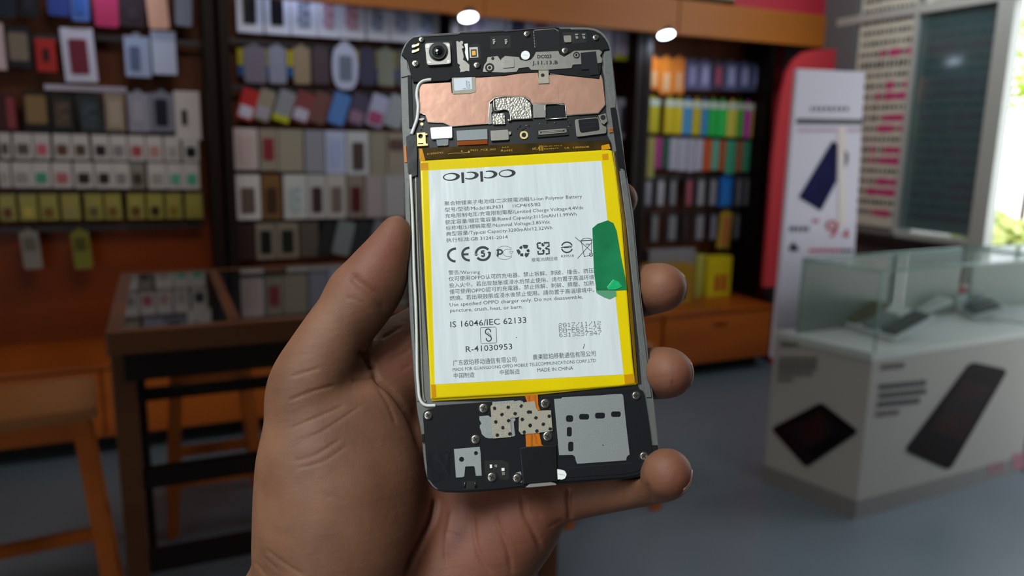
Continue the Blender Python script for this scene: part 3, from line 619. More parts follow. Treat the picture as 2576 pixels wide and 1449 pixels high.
def field(): return np.full((nx, ny, nz), BIG, np.float32)
def add_cap(V, a, ra, b, rb, k):
    m0 = np.minimum(a-ra, b-rb)-12; m1 = np.maximum(a+ra, b+rb)+12
    s = [slice(max(0, int((m0[i]-lo[i])/VOX)), max(0, min((nx, ny, nz)[i], int((m1[i]-lo[i])/VOX)+1))) for i in range(3)]
    X, Y, Z = np.meshgrid(gx[s[0]], gy[s[1]], gz[s[2]], indexing='ij')
    if X.size == 0: return
    ab = b-a; t = np.clip(((X-a[0])*ab[0]+(Y-a[1])*ab[1]+(Z-a[2])*ab[2])/ab.dot(ab), 0, 1)
    d = np.sqrt((X-a[0]-t*ab[0])**2+(Y-a[1]-t*ab[1])**2+(Z-a[2]-t*ab[2])**2)-(ra+(rb-ra)*t)
    V[s[0], s[1], s[2]] = smin(V[s[0], s[1], s[2]], d.astype(np.float32), k)
def chain(V, c, k=3.0, n=4):
    c = [tuple(Hp(x, y, w))+(r,) for x, y, w, r in c]
    c = catmull(c, n)
    for p, q in zip(c, c[1:]): add_cap(V, np.array(p[:3]), p[3], np.array(q[:3]), q[3], k)
def add_ell(V, c, r, k):
    X, Y, Z = np.meshgrid(gx, gy, gz, indexing='ij')
    q = np.sqrt(((X-c[0])/r[0])**2+((Y-c[1])/r[1])**2+((Z-c[2])/r[2])**2)
    q2 = np.sqrt(((X-c[0])/r[0]**2)**2+((Y-c[1])/r[1]**2)**2+((Z-c[2])/r[2]**2)**2)+1e-6
    V[:] = smin(V, (q*(q-1)/q2).astype(np.float32), k)
# (fine grid: creases need it)
V = field()
for c in palm: chain(V, c, 9, 3)
chain(V, [(1010,905,-26,12.5),(930,985,-21,13),(870,1075,-15,15)], 6, 3)
chain(V, arm, 10, 2); chain(V, arm2, 10, 2)
T = field(); chain(T, thumb, 1.5, 4)
add_cap(T, Hp(893,738,-3), 9.3, Hp(890,745,-3), 9.2, 3.0)
V = smin(V, T, 5.0)
add_ell(V, Hp(874, 1210, -14), (25, 31, 19), 9)
add_ell(V, Hp(1000, 1330, -30), (22, 22, 15), 9)
for nme, c in fingers.items():
    Fd = field(); chain(Fd, c, 1.0, 4)
    V = smin(V, Fd, 1.6)
# the phone presses into the skin
X, Y, Z = np.meshgrid(gx, gy, gz, indexing='ij')
ox = np.array([(p.x*1000, p.y*1000) for p in _o])
x0, x1 = -38.3, 38.3
cx_, cy_ = ox[:, 0].mean(), None
bx0, bx1, by0, by1 = ox[:, 0].min(), ox[:, 0].max(), ox[:, 1].min(), ox[:, 1].max()
rc = 9.0
qx = np.abs(X-(bx0+bx1)/2)-(bx1-bx0)/2+rc; qy = np.abs(Y-(by0+by1)/2)-(by1-by0)/2+rc
d2 = np.sqrt(np.maximum(qx, 0)**2+np.maximum(qy, 0)**2)+np.minimum(np.maximum(qx, qy), 0)-rc
dz = np.abs(Z+3.9)-4.05
box = (np.sqrt(np.maximum(d2, 0)**2+np.maximum(dz, 0)**2)+np.minimum(np.maximum(d2, dz), 0)).astype(np.float32)-.15
V = np.maximum(V, -box)
del X, Y, Z, qx, qy, d2, dz
def surface_nets(V):
    S = V < 0
    c = np.zeros(tuple(n-1 for n in V.shape), np.uint8)
    corners = [(i, j, k) for i in (0, 1) for j in (0, 1) for k in (0, 1)]
    sl = lambda o: tuple(slice(o[a], V.shape[a]-1+o[a]) for a in range(3))
    for o in corners: c += S[sl(o)]
    act = (c > 0) & (c < 8); idx = np.full(c.shape, -1, np.int64); I = np.argwhere(act); idx[act] = np.arange(len(I))
    acc = np.zeros((len(I), 3)); cnt = np.zeros(len(I))
    for a in range(len(corners)):
        for b in range(a+1, len(corners)):
            A, B = corners[a], corners[b]
            if sum(abs(A[i]-B[i]) for i in range(3)) != 1: continue
            va = V[I[:, 0]+A[0], I[:, 1]+A[1], I[:, 2]+A[2]]; vb = V[I[:, 0]+B[0], I[:, 1]+B[1], I[:, 2]+B[2]]
            m = (va < 0) != (vb < 0); t = np.where(m, va/(va-vb+1e-12), 0)
            pt = np.array(A)[None]+t[:, None]*(np.array(B)-np.array(A))[None]
            acc[m] += pt[m]; cnt[m] += 1
    P = I+acc/cnt[:, None]
    quads = []
    for ax in range(3):
        u, v = (ax+1) % 3, (ax+2) % 3
        s0 = [slice(None)]*3; s1 = [slice(None)]*3; s0[ax] = slice(0, -1); s1[ax] = slice(1, None)
        ch = S[tuple(s0)] != S[tuple(s1)]; E = np.argwhere(ch)
        E = E[(E[:, u] > 0) & (E[:, v] > 0) & (E[:, u] < V.shape[u]-1) & (E[:, v] < V.shape[v]-1)]
        q = []
        for du, dv in ((1, 1), (0, 1), (0, 0), (1, 0)):
            e = E.copy(); e[:, u] -= du; e[:, v] -= dv; q.append(idx[e[:, 0], e[:, 1], e[:, 2]])
        q = np.stack(q, 1); ins = S[E[:, 0], E[:, 1], E[:, 2]]
        q[~ins] = q[~ins][:, ::-1]; quads.append(q)
    Q = np.concatenate(quads); Q = Q[(Q >= 0).all(1)]
    return P, Q
Pv, Q = surface_nets(V)
Pv = lo[None]+Pv*VOX
# light smoothing
def neigh_smooth(P, Q, it, lam=.5, keep=None):
    a = np.concatenate([Q[:, 0], Q[:, 1], Q[:, 2], Q[:, 3]]); b = np.concatenate([Q[:, 1], Q[:, 2], Q[:, 3], Q[:, 0]])
    ii = np.concatenate([a, b]); jj = np.concatenate([b, a]); n = len(P); cnt = np.bincount(ii, minlength=n)[:, None]+1e-9
    for _ in range(it):
        s = np.stack([np.bincount(ii, weights=P[jj, k], minlength=n) for k in range(3)], 1)/cnt
        P = P+(s-P)*lam
    return P
Pv = neigh_smooth(Pv, Q, 8)
def normals(P, Q):
    n = np.cross(P[Q[:, 2]]-P[Q[:, 0]], P[Q[:, 3]]-P[Q[:, 1]]); N = np.zeros_like(P)
    for k in range(4):
        for c in range(3): N[:, c] += np.bincount(Q[:, k], weights=n[:, c], minlength=len(P))
    return N/(np.linalg.norm(N, axis=1, keepdims=True)+1e-9)
# creases: (points in survey pixels, depth mm, width mm)
Rn = np.array(PHR); Tn = np.array(PHT)*1000
def project(P):
    q = P@Rn.T+Tn; return np.stack([CX+F*q[:, 0]/-q[:, 2], CY-F*q[:, 1]/-q[:, 2]], 1), q
ch = lambda *a: [(600+.641*a[i], 520+.641*a[i+1]) for i in range(0, len(a), 2)]
cp = lambda *a: [(1000+.379*a[i], 900+.379*a[i+1]) for i in range(0, len(a), 2)]
creases = [(ch(430,262, 480,305, 540,352, 590,418), 1.0, 2.4), (ch(415,355, 470,370, 520,410), .35, .9), (ch(420,455, 400,400), .2, .8),
 (ch(200,668, 260,650, 325,632), .55, .8), (ch(190,765, 280,728, 385,698), .6, .8), (ch(180,880, 300,830, 425,775), .5, .8), (ch(190,955, 330,880, 490,775), .5, .8), (ch(205,1000, 300,975, 410,905), .45, .8), (ch(215,1030, 330,1000, 430,935), .4, .8), (ch(200,930, 300,890), .3, .7),
 (ch(470,575, 500,590, 530,640), 1.8, 1.6), (ch(530,640, 545,680, 600,725, 650,790, 690,870, 712,950), 1.5, 1.3), (ch(440,685, 500,680, 535,665), .7, 1.0), (ch(540,700, 590,780, 620,860), .4, 1.0),
 (ch(600,560, 640,535, 672,505), .6, .9), (ch(590,600, 640,580, 675,560), .5, .9), (ch(560,520, 600,495, 640,470), .5, .9), (ch(640,640, 680,620), .4, .9),
 (ch(100,1340, 180,1400, 260,1449), .5, .9), (ch(90,1370, 160,1430), .4, .8), (ch(60,1390, 110,1449), .5, .9), (ch(330,1130, 420,1160, 520,1250), .3, 1.0),
 (cp(250,930, 250,990, 225,1090, 160,1220, 100,1340, 55,1449), 1.6, 1.5), (cp(355,1010, 340,1100, 318,1240, 330,1400), .6, 1.1), (cp(490,1010, 505,1100, 515,1210, 560,1350, 640,1449), .8, 1.2),
 (cp(640,1020, 665,1110, 700,1190, 740,1310, 760,1449), .8, 1.2), (cp(825,900, 845,1040, 900,1150, 962,1285), 1.2, 1.3), (cp(1000,1130, 1050,1100, 1100,1080), .4, 1), (cp(1138,860, 1138,960, 1146,1085), 1.3, 1.1),
 (cp(1655,830, 1672,900, 1690,960), .6, 1.1), (cp(1500,880, 1510,960), .35, 1.0), (cp(300,1150, 420,1190), .3, .9), (cp(880,1000, 960,1060), .3, .9)]
N = normals(Pv, Q); px, qc = project(Pv)
vd = qc/np.linalg.norm(qc, axis=1, keepdims=True); face = -(N@Rn.T*vd).sum(1)
disp = np.zeros(len(Pv))
for pts, dep, wid in creases:
    dep = dep if dep > 1.25 or dep == 1.0 else dep*.62
    pts = np.array(catmull(pts, 4)); w = wid*5.0; dm = np.full(len(Pv), 1e9); tt = np.zeros(len(Pv)); n = len(pts)-1
    m = (px[:, 0] > pts[:, 0].min()-30) & (px[:, 0] < pts[:, 0].max()+30) & (px[:, 1] > pts[:, 1].min()-30) & (px[:, 1] < pts[:, 1].max()+30) & (face > .05)
    I = np.where(m)[0]
    for i in range(n):
        a, b = pts[i], pts[i+1]; ab = b-a; t = np.clip(((px[I]-a)@ab)/ab.dot(ab), 0, 1); d = np.linalg.norm(px[I]-a-t[:, None]*ab, axis=1)
        u = d < dm[I]; dm[I[u]] = d[u]; tt[I[u]] = (i+t[u])/n
    e = np.exp(-(dm[I]/w)**2); ed = np.clip(np.minimum(tt[I], 1-tt[I])*6, .15, 1)
    disp[I] -= dep*e*ed
Pv = Pv+N*disp[:, None]
me = bpy.data.meshes.new('hand'); me.vertices.add(len(Pv)); me.vertices.foreach_set('co', (Pv/1000).ravel())
me.loops.add(Q.size); me.loops.foreach_set('vertex_index', Q.ravel().astype(np.int32)); me.polygons.add(len(Q))
me.polygons.foreach_set('loop_start', np.arange(0, Q.size, 4, dtype=np.int32)); me.polygons.foreach_set('loop_total', np.full(len(Q), 4, np.int32))
me.update(calc_edges=True); me.validate(); me.polygons.foreach_set('use_smooth', np.ones(len(me.polygons), bool))
# natural colouring of the skin: ruddier fingertips and creases of the palm, one small dark blotch
tint = np.zeros(len(Pv)); dark = np.zeros(len(Pv))
def blob(c, r): 
    d = np.linalg.norm(Pv-Hp(*c), axis=1); return np.exp(-(d/r)**2)
for c, r in (((1700,740,2), 9), ((1715,960,3), 10), ((1710,1200,6), 9), ((975,640,3), 12), ((940,690,4), 9), ((1570,500,0), 7)): tint = np.maximum(tint, .8*blob(c, r))
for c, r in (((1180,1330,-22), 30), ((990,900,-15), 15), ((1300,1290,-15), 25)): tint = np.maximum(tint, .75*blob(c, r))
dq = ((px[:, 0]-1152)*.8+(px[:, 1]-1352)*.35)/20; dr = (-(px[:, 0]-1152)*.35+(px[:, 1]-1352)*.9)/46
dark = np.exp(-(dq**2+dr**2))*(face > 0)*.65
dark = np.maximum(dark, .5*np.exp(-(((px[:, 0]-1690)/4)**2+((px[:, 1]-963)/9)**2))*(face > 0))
ca = me.color_attributes.new('skin_tint', 'FLOAT_COLOR', 'POINT')
ca.data.foreach_set('color', np.stack([tint, dark, np.zeros(len(Pv)), np.ones(len(Pv))], 1).astype(np.float32).ravel())
def skin_mat():
    m = M('skin', '6e4a36', .6, sss=.1, spec=.4); nt = m.node_tree; Nn = nt.nodes; K = nt.links; b = Nn['Principled BSDF']
    at = Nn.new('ShaderNodeAttribute'); at.attribute_name = 'skin_tint'; sep = Nn.new('ShaderNodeSeparateColor'); K.new(at.outputs['Color'], sep.inputs[0])
    tc = Nn.new('ShaderNodeTexCoord'); n1 = Nn.new('ShaderNodeTexNoise'); n1.inputs['Scale'].default_value = 60; n1.inputs['Detail'].default_value = 6; K.new(tc.outputs['Object'], n1.inputs['Vector'])
    r = Nn.new('ShaderNodeValToRGB'); r.color_ramp.elements[0].position = .3; r.color_ramp.elements[1].position = .72
    r.color_ramp.elements[0].color = (*lin('644331'), 1); r.color_ramp.elements[1].color = (*lin('7c5741'), 1); K.new(n1.outputs['Fac'], r.inputs['Fac'])
    mx = Nn.new('ShaderNodeMix'); mx.data_type = 'RGBA'; K.new(sep.outputs[0], mx.inputs[0]); K.new(r.outputs['Color'], mx.inputs[6]); mx.inputs[7].default_value = (*lin('703e30'), 1)
    m2 = Nn.new('ShaderNodeMix'); m2.data_type = 'RGBA'; K.new(sep.outputs[1], m2.inputs[0]); K.new(mx.outputs[2], m2.inputs[6]); m2.inputs[7].default_value = (*lin('401a12'), 1)
    K.new(m2.outputs[2], b.inputs['Base Color'])
    v = Nn.new('ShaderNodeTexVoronoi'); v.feature = 'DISTANCE_TO_EDGE'; v.inputs['Scale'].default_value = 1300; K.new(tc.outputs['Object'], v.inputs['Vector'])
    n2 = Nn.new('ShaderNodeTexNoise'); n2.inputs['Scale'].default_value = 420; n2.inputs['Detail'].default_value = 4; K.new(tc.outputs['Object'], n2.inputs['Vector'])
    mp = Nn.new('ShaderNodeMapping'); mp.inputs['Rotation'].default_value = (0, 0, .5); mp.inputs['Scale'].default_value = (1, 3.2, 1); K.new(tc.outputs['Object'], mp.inputs['Vector'])
    n3 = Nn.new('ShaderNodeTexNoise'); n3.inputs['Scale'].default_value = 160; n3.inputs['Detail'].default_value = 3; K.new(mp.outputs['Vector'], n3.inputs['Vector'])
    a1 = Nn.new('ShaderNodeMath'); a1.operation = 'MULTIPLY_ADD'; K.new(v.outputs['Distance'], a1.inputs[0]); a1.inputs[1].default_value = .5; K.new(n2.outputs['Fac'], a1.inputs[2])
    a2 = Nn.new('ShaderNodeMath'); a2.operation = 'MULTIPLY_ADD'; K.new(n3.outputs['Fac'], a2.inputs[0]); a2.inputs[1].default_value = 1.2; K.new(a1.outputs[0], a2.inputs[2])
    bp = Nn.new('ShaderNodeBump'); bp.inputs['Strength'].default_value = .17; bp.inputs['Distance'].default_value = .0007; K.new(a2.outputs[0], bp.inputs['Height']); K.new(bp.outputs['Normal'], b.inputs['Normal'])
    return m
hand = link('hand', me, skin_mat(), None, PHW, label='bare left hand gripping the opened smartphone from behind, thumb on its left edge', category='hand')
mNail = M('fingernail', '7c5648', .22, 0, coat=.5, sss=.05)
def nail(c, up, scale=1.0, name='fingernail', L1=.5, back=.3, ang=42, off=.02):
    a = Hp(*c[-2][:3]); b = Hp(*c[-1][:3]); r = c[-1][3]; ax = b-a; ax /= np.linalg.norm(ax); u = np.array(up, float); u -= ax*u.dot(ax); u /= np.linalg.norm(u); s = np.cross(ax, u)
    bm = bmesh.new(); nu, nv = 10, 8; G = []
    for i in range(nu+1):
        t = i/nu; z = -r*back*3+(L1*r+r*back*3)*t; rw = [];
        for j in range(nv+1):
            th = math.radians(-ang+2*ang*j/nv)*(math.sin(math.pi*(.12+.8*min(1, t+.12)))**.25)
            rr_ = r*math.sqrt(max(.05, 1-(max(0, z)/r)**2))+off
            p = b+ax*z+(u*math.cos(th)+s*math.sin(th)*1.05)*rr_*scale
            rw.append(bm.verts.new(Vector(p)/1000))
        G.append(rw)
    for i in range(nu):
        for j in range(nv): bm.faces.new((G[i][j], G[i][j+1], G[i+1][j+1], G[i+1][j])).smooth = True
    bmesh.ops.recalc_face_normals(bm, faces=list(bm.faces))
    o = from_bm(name, bm, mNail, hand); md = o.modifiers.new('thickness', 'SOLIDIFY'); md.thickness = .0005; md.offset = 0
    return o
nail(list(reversed(thumb[:3])), (-.9, .25, -.35), 1.0, 'thumbnail')
nail(fingers['index'], (.9, .2, -.2)); nail(fingers['middle'], (.95, 0, -.1)); nail(fingers['ring'], (.97, -.1, .0)); nail(fingers['pinky'], (.9, -.55, .1))
# ================================================================ the shop: frame of the back wall
_a = math.radians(24.7)
WN = Vector((math.sin(_a), -math.cos(_a), 0))     # out of the back wall, towards the camera
WD = Vector((math.cos(_a), math.sin(_a), 0))      # along the back wall, to the right
G0 = on_z(136, 1115, .10)                          # foot of the base cabinets' front
LEDGE = on_plane(136, 928, G0, WN).z               # top of the low base cabinets
W0 = on_z(136, 856, LEDGE); W0.z = 0               # back panel of the shelving
BASED = (G0-W0).dot(WN)                            # depth of the base
WF = Matrix(((WD.x, -WN.x, 0, W0.x), (WD.y, -WN.y, 0, W0.y), (0, 0, 1, 0), (0, 0, 0, 1)))
def S(px, py, t=0.0):                              # along-wall and height coordinates on a plane t in front of the back panel
    p = on_plane(px, py, W0+WN*t, WN); return (p-W0).dot(WD), p.z
def WP(s, t, z): return WF @ Vector((s, -t, z))
# ---------------------------------------------------------------- materials of the shop
wDark = M('dark_wood', '150a06', .5, var=(6, .35), stretch=(1, 1, .12), spec=.2)
wBack = M('back_panel_wood', '5c3018', .5, var=(5, .3), stretch=(1, 1, .15), spec=.2)
wRed = M('red_brown_wood', '7c3206', .4, var=(4, .3, '5e2604'), stretch=(.2, 1, 1), spec=.25)
wOr = M('orange_wood', 'b45c18', .38, var=(5, .2, '92440f'), stretch=(.15, 1, 1.2))
wFas = M('fascia_wood', 'b86c1e', .4, var=(3, .15, 'a05a16'), stretch=(.2, 1, 1))
wTab = M('table_wood', '512c10', .35, var=(5, .25), stretch=(.2, 1, 1))
wSeat = M('seat_wood', '8e5a30', .35, var=(4, .25), stretch=(.2, 1, 1))
mRail = M('chrome_rail', '3c3a3e', .4, .6); mRailB = M('bright_rail', 'b0a8b8', .3, .6)  # second rail metal is lighter to carry the highlight on one rail
mGlassT = M('counter_glass', '0d1012', .04, 0, spec=.9, ior=1.9)
mWallG = M('grey_column', '6f7275', .6, var=(3, .06)); mRedW = M('red_wall', 'b5283c', .5, var=(2, .08)); mCeil = M('ceiling_white', 'c9cabd', .7)
mFloor = M('floor_tile', '5f6a74', .32, var=(1.3, .1), bump=(9, .05, .002))
def wbox(name, s0, s1, t0, t1, z0, z1, mat, parent=None, bev=.002, **k):
    bm = bmesh.new(); bm_box(bm, s0, s1, -t1, -t0, z0, z1, bevel=bev)
    return from_bm(name, bm, mat, parent, WF if parent is None else None, **k)
# ---------------------------------------------------------------- room shell
def wall(name, s0, s1, t0, t1, z0, z1, mat, **k): o = wbox(name, s0, s1, t0, t1, z0, z1, mat, bev=0, **k); o['kind'] = 'structure'; return o
SR = 4.60; SL = -3.2; TF = 7.4; HC = 3.1
wall('floor', SL-.2, SR+.2, -.2, TF, -.08, 0, mFloor); wall('ceiling', SL-.2, SR+.2, -.2, TF, HC, HC+.08, mCeil)
wall('wall_back', SL-.2, SR+.2, -.15, -.02, 0, HC, mRedW); wall('wall_left', SL-.15, SL, -.02, TF, 0, HC, M('cream_wall', 'b9b3a4', .7))
# right wall: solid up to the poster, then a glazed aluminium front with a doorway to the street
RO0 = W0+WD*SR
def R(px, py, off=0.0):                            # distance in front of the back wall and height, on the right wall
    p = on_plane(px, py, RO0-WD*off, -WD); return (p-W0).dot(WN), p.z
tp0 = R(2164, 100)[0]; tp1 = R(2290, 285)[0]; tP0, tP1 = R(2514, 46)[0], R(2549, 46)[0]; tP0b, tP1b = R(2447, 592)[0], R(2497, 592)[0]; tP0, tP1 = (tP0+tP0b)/2, (tP1+tP1b)/2; zR = R(2308, 24)[1]; zS = R(2300, 585)[1]; print('R', tp0, tp1, tP0, tP1, zR, zS)
wall('wall_right', SR, SR+.12, -.02, tp1, 0, HC, M('putty_wall', '8f8f88', .7)); wall('wall_right_low', SR, SR+.12, tp1, tP1, 0, .93, MATS['putty_wall'])
wall('wall_right_top', SR, SR+.12, tp1, TF, 2.75, HC, MATS['putty_wall']); wall('wall_right_far', SR, SR+.12, 3.6, TF, 0, 2.75, MATS['putty_wall'])
# shop front behind the viewer with an unseen opening, assumed to let daylight in
wall('wall_front', -2.5, SR, TF, TF+.12, 0, HC, MATS['cream_wall']); wall('wall_front_top', SL, -2.5, TF, TF+.12, 2.7, HC, MATS['cream_wall'])
# ceiling end over the fascia (pale bulkhead)
fzt = S(1900, 32, .33)[1]; fz0 = 2.12
mAlu = M('aluminium', 'c4c5c0', .45, .1)
def door_frame():
    r = empty('window_1', WF); r['kind'] = 'structure'
    p = lambda n, t0, t1, z0, z1, m, x0=SR-.03, x1=SR+.04: wbox(n, x0, x1, t0, t1, z0, z1, m, r)
    p('window_frame', tP0, tP1, 0, 2.75, mAlu); p('window_frame', .45, 2.6, zR-.03, zR+.02, mAlu); p('window_frame', tp1-.02, tp1+.006, .95, zR-.03, mAlu); p('window_frame', tp1+.006, tP0, .93, .965, mAlu)
    g = M('tinted_glass', '4a6a70', .1, 0, alpha=.55, spec=.8, coat=.5)
    p('tinted_pane', tp1+.006, tP0, .965, zR-.03, g, SR+.0, SR+.006)
    p('window_sill', .7, tP0, .86, .935, M('sill_dark', '241d20', .5), SR-.1, SR+.04)
door_frame()
# long printed poster behind the pane
def on_right(t, z, off=.012): return WP(SR-off, t, z)
mPoster = M('poster_cream', 'dedccb', .6); mPi = M('poster_pink', 'cc3f7c', .6); mPk = M('poster_black', '3a3a3c', .6)
def poster():
    bm = bmesh.new(); t0 = tp0; t1 = tP1-.02; z0, z1 = .98, 2.6
    bm_box(bm, SR-.012, SR-.006, -tp1+.022, -t0, z0, z1)
    bm_box(bm, SR+.04, SR+.046, -t1, -tp1-.008, z0, z1)
    rnd = random.Random(4)
    rows = 24
    for r in range(rows):
        zc = z1-.06-r*(z1-z0-.08)/rows; big = r == 9
        for c in range(34):
            t = t0+.02+c*.031
            if t > t1-.04: continue
            if tp1-.05 < t < tp1+.015: continue
            h = .045 if big else rnd.uniform(.024, .034)
            pink = (not big) and r > 7 and r % 3 != 1 and rnd.random() < (.85 if c > 4+rnd.randint(0, 3) else .05)
            x0, x1 = (SR-.0135, SR-.012) if t < tp1-.03 else (SR+.0385, SR+.04)
            mi = 1 if pink else 2
            if pink: bm_box(bm, x0, x1, -(t+.029), -t, zc-h*.72, zc+h*.72, mi)
            else:
                for q in range(3):
                    a = t+rnd.uniform(0, .018); bm_box(bm, x0, x1, -(a+.007), -a, zc-h*.5, zc+h*.5, mi)
                bm_box(bm, x0, x1, -(t+.026), -t-.004, zc-.004, zc+.004, mi)
    from_bm('wall_poster', bm, [mPoster, mPi, mPk], None, WF, label='tall cream poster with rows of black and pink lettering, half behind tinted glass', category='poster')
poster()
# street outside
bm = bmesh.new(); bm_box(bm, SR+.12, SR+9, -9, 6, -.15, -.02); o = from_bm('ground_outside', bm, M('pavement', 'd8d4cc', .8), None, WF); o['kind'] = 'structure'
def bush(name, s, t, z0, r, col, lab, n=700):
    bm = bmesh.new(); rnd = random.Random(int(s*100+t*10)); bm_tube(bm, [(s, -t, 0), (s+.05, -t, z0+r*.5)], [.035, .02], 8)
    for _ in range(n):
        v = Vector((rnd.gauss(0, 1), rnd.gauss(0, 1), rnd.gauss(0, 1))).normalized()*r*rnd.uniform(.55, 1); p = Vector((s, -t, z0+r))+v
        a = Vector((rnd.gauss(0, 1), rnd.gauss(0, 1), rnd.gauss(0, 1))).normalized(); b = a.orthogonal().normalized(); q = .07
        f = bm.faces.new([bm.verts.new(p+a*q), bm.verts.new(p+b*q*.5), bm.verts.new(p-a*q), bm.verts.new(p-b*q*.5)]); f.material_index = 1
    o = from_bm(name, bm, [M('bark', '5a4a3a', .8), M('leaf_'+col, col, .5)], None, WF); o['label'] = lab; o['category'] = 'tree'
bush('tree', SR+3.4, -.35, 1.75, .62, 'b4c83c', 'yellow green tree crown outside, seen at the upper right edge')
bush('shrub', SR+1.5, .66, .5, .26, 'd4dc88', 'bright yellow green shrub outside, low behind the glass counter')
# ---------------------------------------------------------------- shelving cabinets
mid_post = [S(519, 300, .3)[0], S(590, 300, .3)[0]]
s_l, s_m0, s_m1, s_r0, s_r1 = -1.2, S(588, 300, .0)[0], S(1130, 60, .0)[0], S(1625, 300, .0)[0], S(1925, 300, .0)[0]
sp = [S(545, 300, .28)[0], S(1148, 60, .28)[0], S(1606, 300, .2)[0], S(1938, 300, .28)[0]]
def cabinet(s0, s1, lab, lowmat=None, zb=None):
    r = empty('display_cabinet', WF @ Matrix.Translation((s0, 0, LEDGE)), label=lab, category='cabinet')
    def p(n, a, b, t0, t1, z0, z1, m): 
        bm = bmesh.new(); bm_box(bm, a-s0, b-s0, -t1, -t0, z0-LEDGE, z1-LEDGE, bevel=.002); return from_bm(n, bm, m, r)
    if zb: p('back_panel', s0, s1, 0, .015, zb, 2.35, wBack); p('lower_panel', s0, s1, 0, .03, LEDGE, zb, lowmat)
    else: p('back_panel', s0, s1, 0, .015, LEDGE, 2.35, wBack)
    p('side_panel', s1-.03, s1+.02, .0, .27, LEDGE, 2.35, wDark); p('side_panel', s0-.02, s0+.025, .0, .27, LEDGE, 2.35, wDark)
    p('top_panel', s0, s1, 0, .27, 2.35, 2.38, wDark)
    return r
cabinet(-1.3, sp[0]-.01, 'dark wood wall cabinet at the left, hung with cases above a red brown panel', wRed, S(250, 575, .02)[1])
cabinet(sp[0]+.05, sp[1]-.0, 'dark wood wall cabinet full of boxed phone cases, left of the phone')
cabinet(sp[1]+.06, sp[2]-.045, 'dark wood wall cabinet mostly hidden behind the held smartphone')
cabinet(sp[2]+.01, sp[3], 'dark wood wall cabinet of colourful packs, left of the red panel', wDark, S(1850, 640, .02)[1])
# low base cabinets under the shelving
def base(s0, s1, lab, doors):
    r = empty('base_cabinet', WF @ Matrix.Translation((s0, 0, 0)), label=lab, category='cabinet')
    def p(n, a, b, t0, t1, z0, z1, m, par=None): 
        bm = bmesh.new(); bm_box(bm, a-s0, b-s0, -t1, -t0, z0, z1, bevel=.003); return from_bm(n, bm, m, par or r)
    p('body', s0, s1, 0, BASED-.02, .09, LEDGE-.02, wOr); p('ledge', s0, s1, 0, BASED+.01, LEDGE-.02, LEDGE, M('ledge_wood', 'a85414', .35, var=(2.2, .3, '7e3408'), stretch=(1, .3, 1))); p('plinth', s0, s1, 0, BASED-.12, 0, .09, mDark)
    w = (s1-s0)/doors
    for i in range(doors):
        d = p('drawer', s0+i*w+.006, s0+(i+1)*w-.006, BASED-.02, BASED, .1, LEDGE-.03, wOr); c = s0+(i+.5)*w
        p('handle', c-.05, c+.05, BASED, BASED+.012, LEDGE-.1, LEDGE-.085, wRed, d)
sB = S(1667, 840, BASED)[0]
base(-1.3, 1.0, 'low orange wood drawer unit at the far left behind the stool', 3); base(1.01, sB-.005, 'low orange wood drawer unit behind the glass topped table', 3); base(sB+.005, S(1943, 800, BASED)[0], 'low orange wood drawer unit at the right below the colourful packs', 1)
# fascia boards and spot lamps
def fascia(x0, x1, lab, n='fascia_board'): 
    a, b = S(x0, 60, .36)[0], min(SR-.03, S(x1, 60, .36)[0]); wbox(n, a, b, .3, .36, 2.105, 2.305, wFas, label=lab, category='board')
fascia(640, 1218, 'orange wood fascia board above the left white boxes'); fascia(1220, 1706, 'orange wood fascia board in the middle, between the two spot lamps'); fascia(1709, 2093, 'orange wood fascia board at the right, ending at the red wall')
o = wall('trim_1', S(1600, 0, .3)[0], S(1838, 0, .3)[0], .2, .34, 2.34, 2.75, M('bulkhead', 'a7a68f', .7))
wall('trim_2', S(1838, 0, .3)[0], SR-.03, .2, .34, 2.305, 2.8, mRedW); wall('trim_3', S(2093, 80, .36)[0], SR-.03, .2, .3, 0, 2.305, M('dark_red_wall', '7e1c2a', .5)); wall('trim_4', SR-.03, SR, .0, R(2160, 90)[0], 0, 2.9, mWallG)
def lamp(px, py, lab):
    p = on_plane(px, py, W0+WN*.34, WN); r = empty('spot_lamp', Matrix.Translation(p) @ Matrix.Rotation(_a, 4, 'Z') @ Matrix.Rotation(math.radians(-20), 4, 'X'), label=lab, category='lamp')
    bm = bmesh.new(); bmesh.ops.create_cone(bm, cap_ends=True, segments=20, radius1=.05, radius2=.03, depth=.05); bmesh.ops.translate(bm, vec=(0, 0, .03), verts=bm.verts); from_bm('lamp_housing', bm, MATS['chrome_rail'], r)
    bm = bmesh.new(); bmesh.ops.create_cone(bm, cap_ends=True, segments=20, radius1=.046, radius2=.046, depth=.006)
    m = M('lamp_led', 'd8e8ff', .5, emit=14); from_bm('lamp_diffuser', bm, m, r)
    bm = bmesh.new(); bm_tube(bm, [(0, 0, .05), (0, .03, .1)], .006); from_bm('lamp_arm', bm, MATS['chrome_rail'], r)
    l = bpy.data.lights.new('spot_light', 'SPOT'); l.energy = 4; l.color = (.62, .76, 1); l.spot_size = 2.3; l.spot_blend = .9; l.shadow_soft_size = .03
    lo_ = bpy.data.objects.new('spot_light', l); COL.objects.link(lo_); q = p+WN*.02+Vector((0, 0, -.045)); tgt = q-WN*.35+Vector((0, 0, -.35))
    lo_.matrix_world = Matrix.Translation(q) @ (tgt-q).to_track_quat('-Z', 'Y').to_matrix().to_4x4()
lamp(1178, 44, 'small glowing spot lamp under the fascia, above the smartphone'); lamp(1676, 88, 'small glowing spot lamp under the fascia, right of the smartphone')
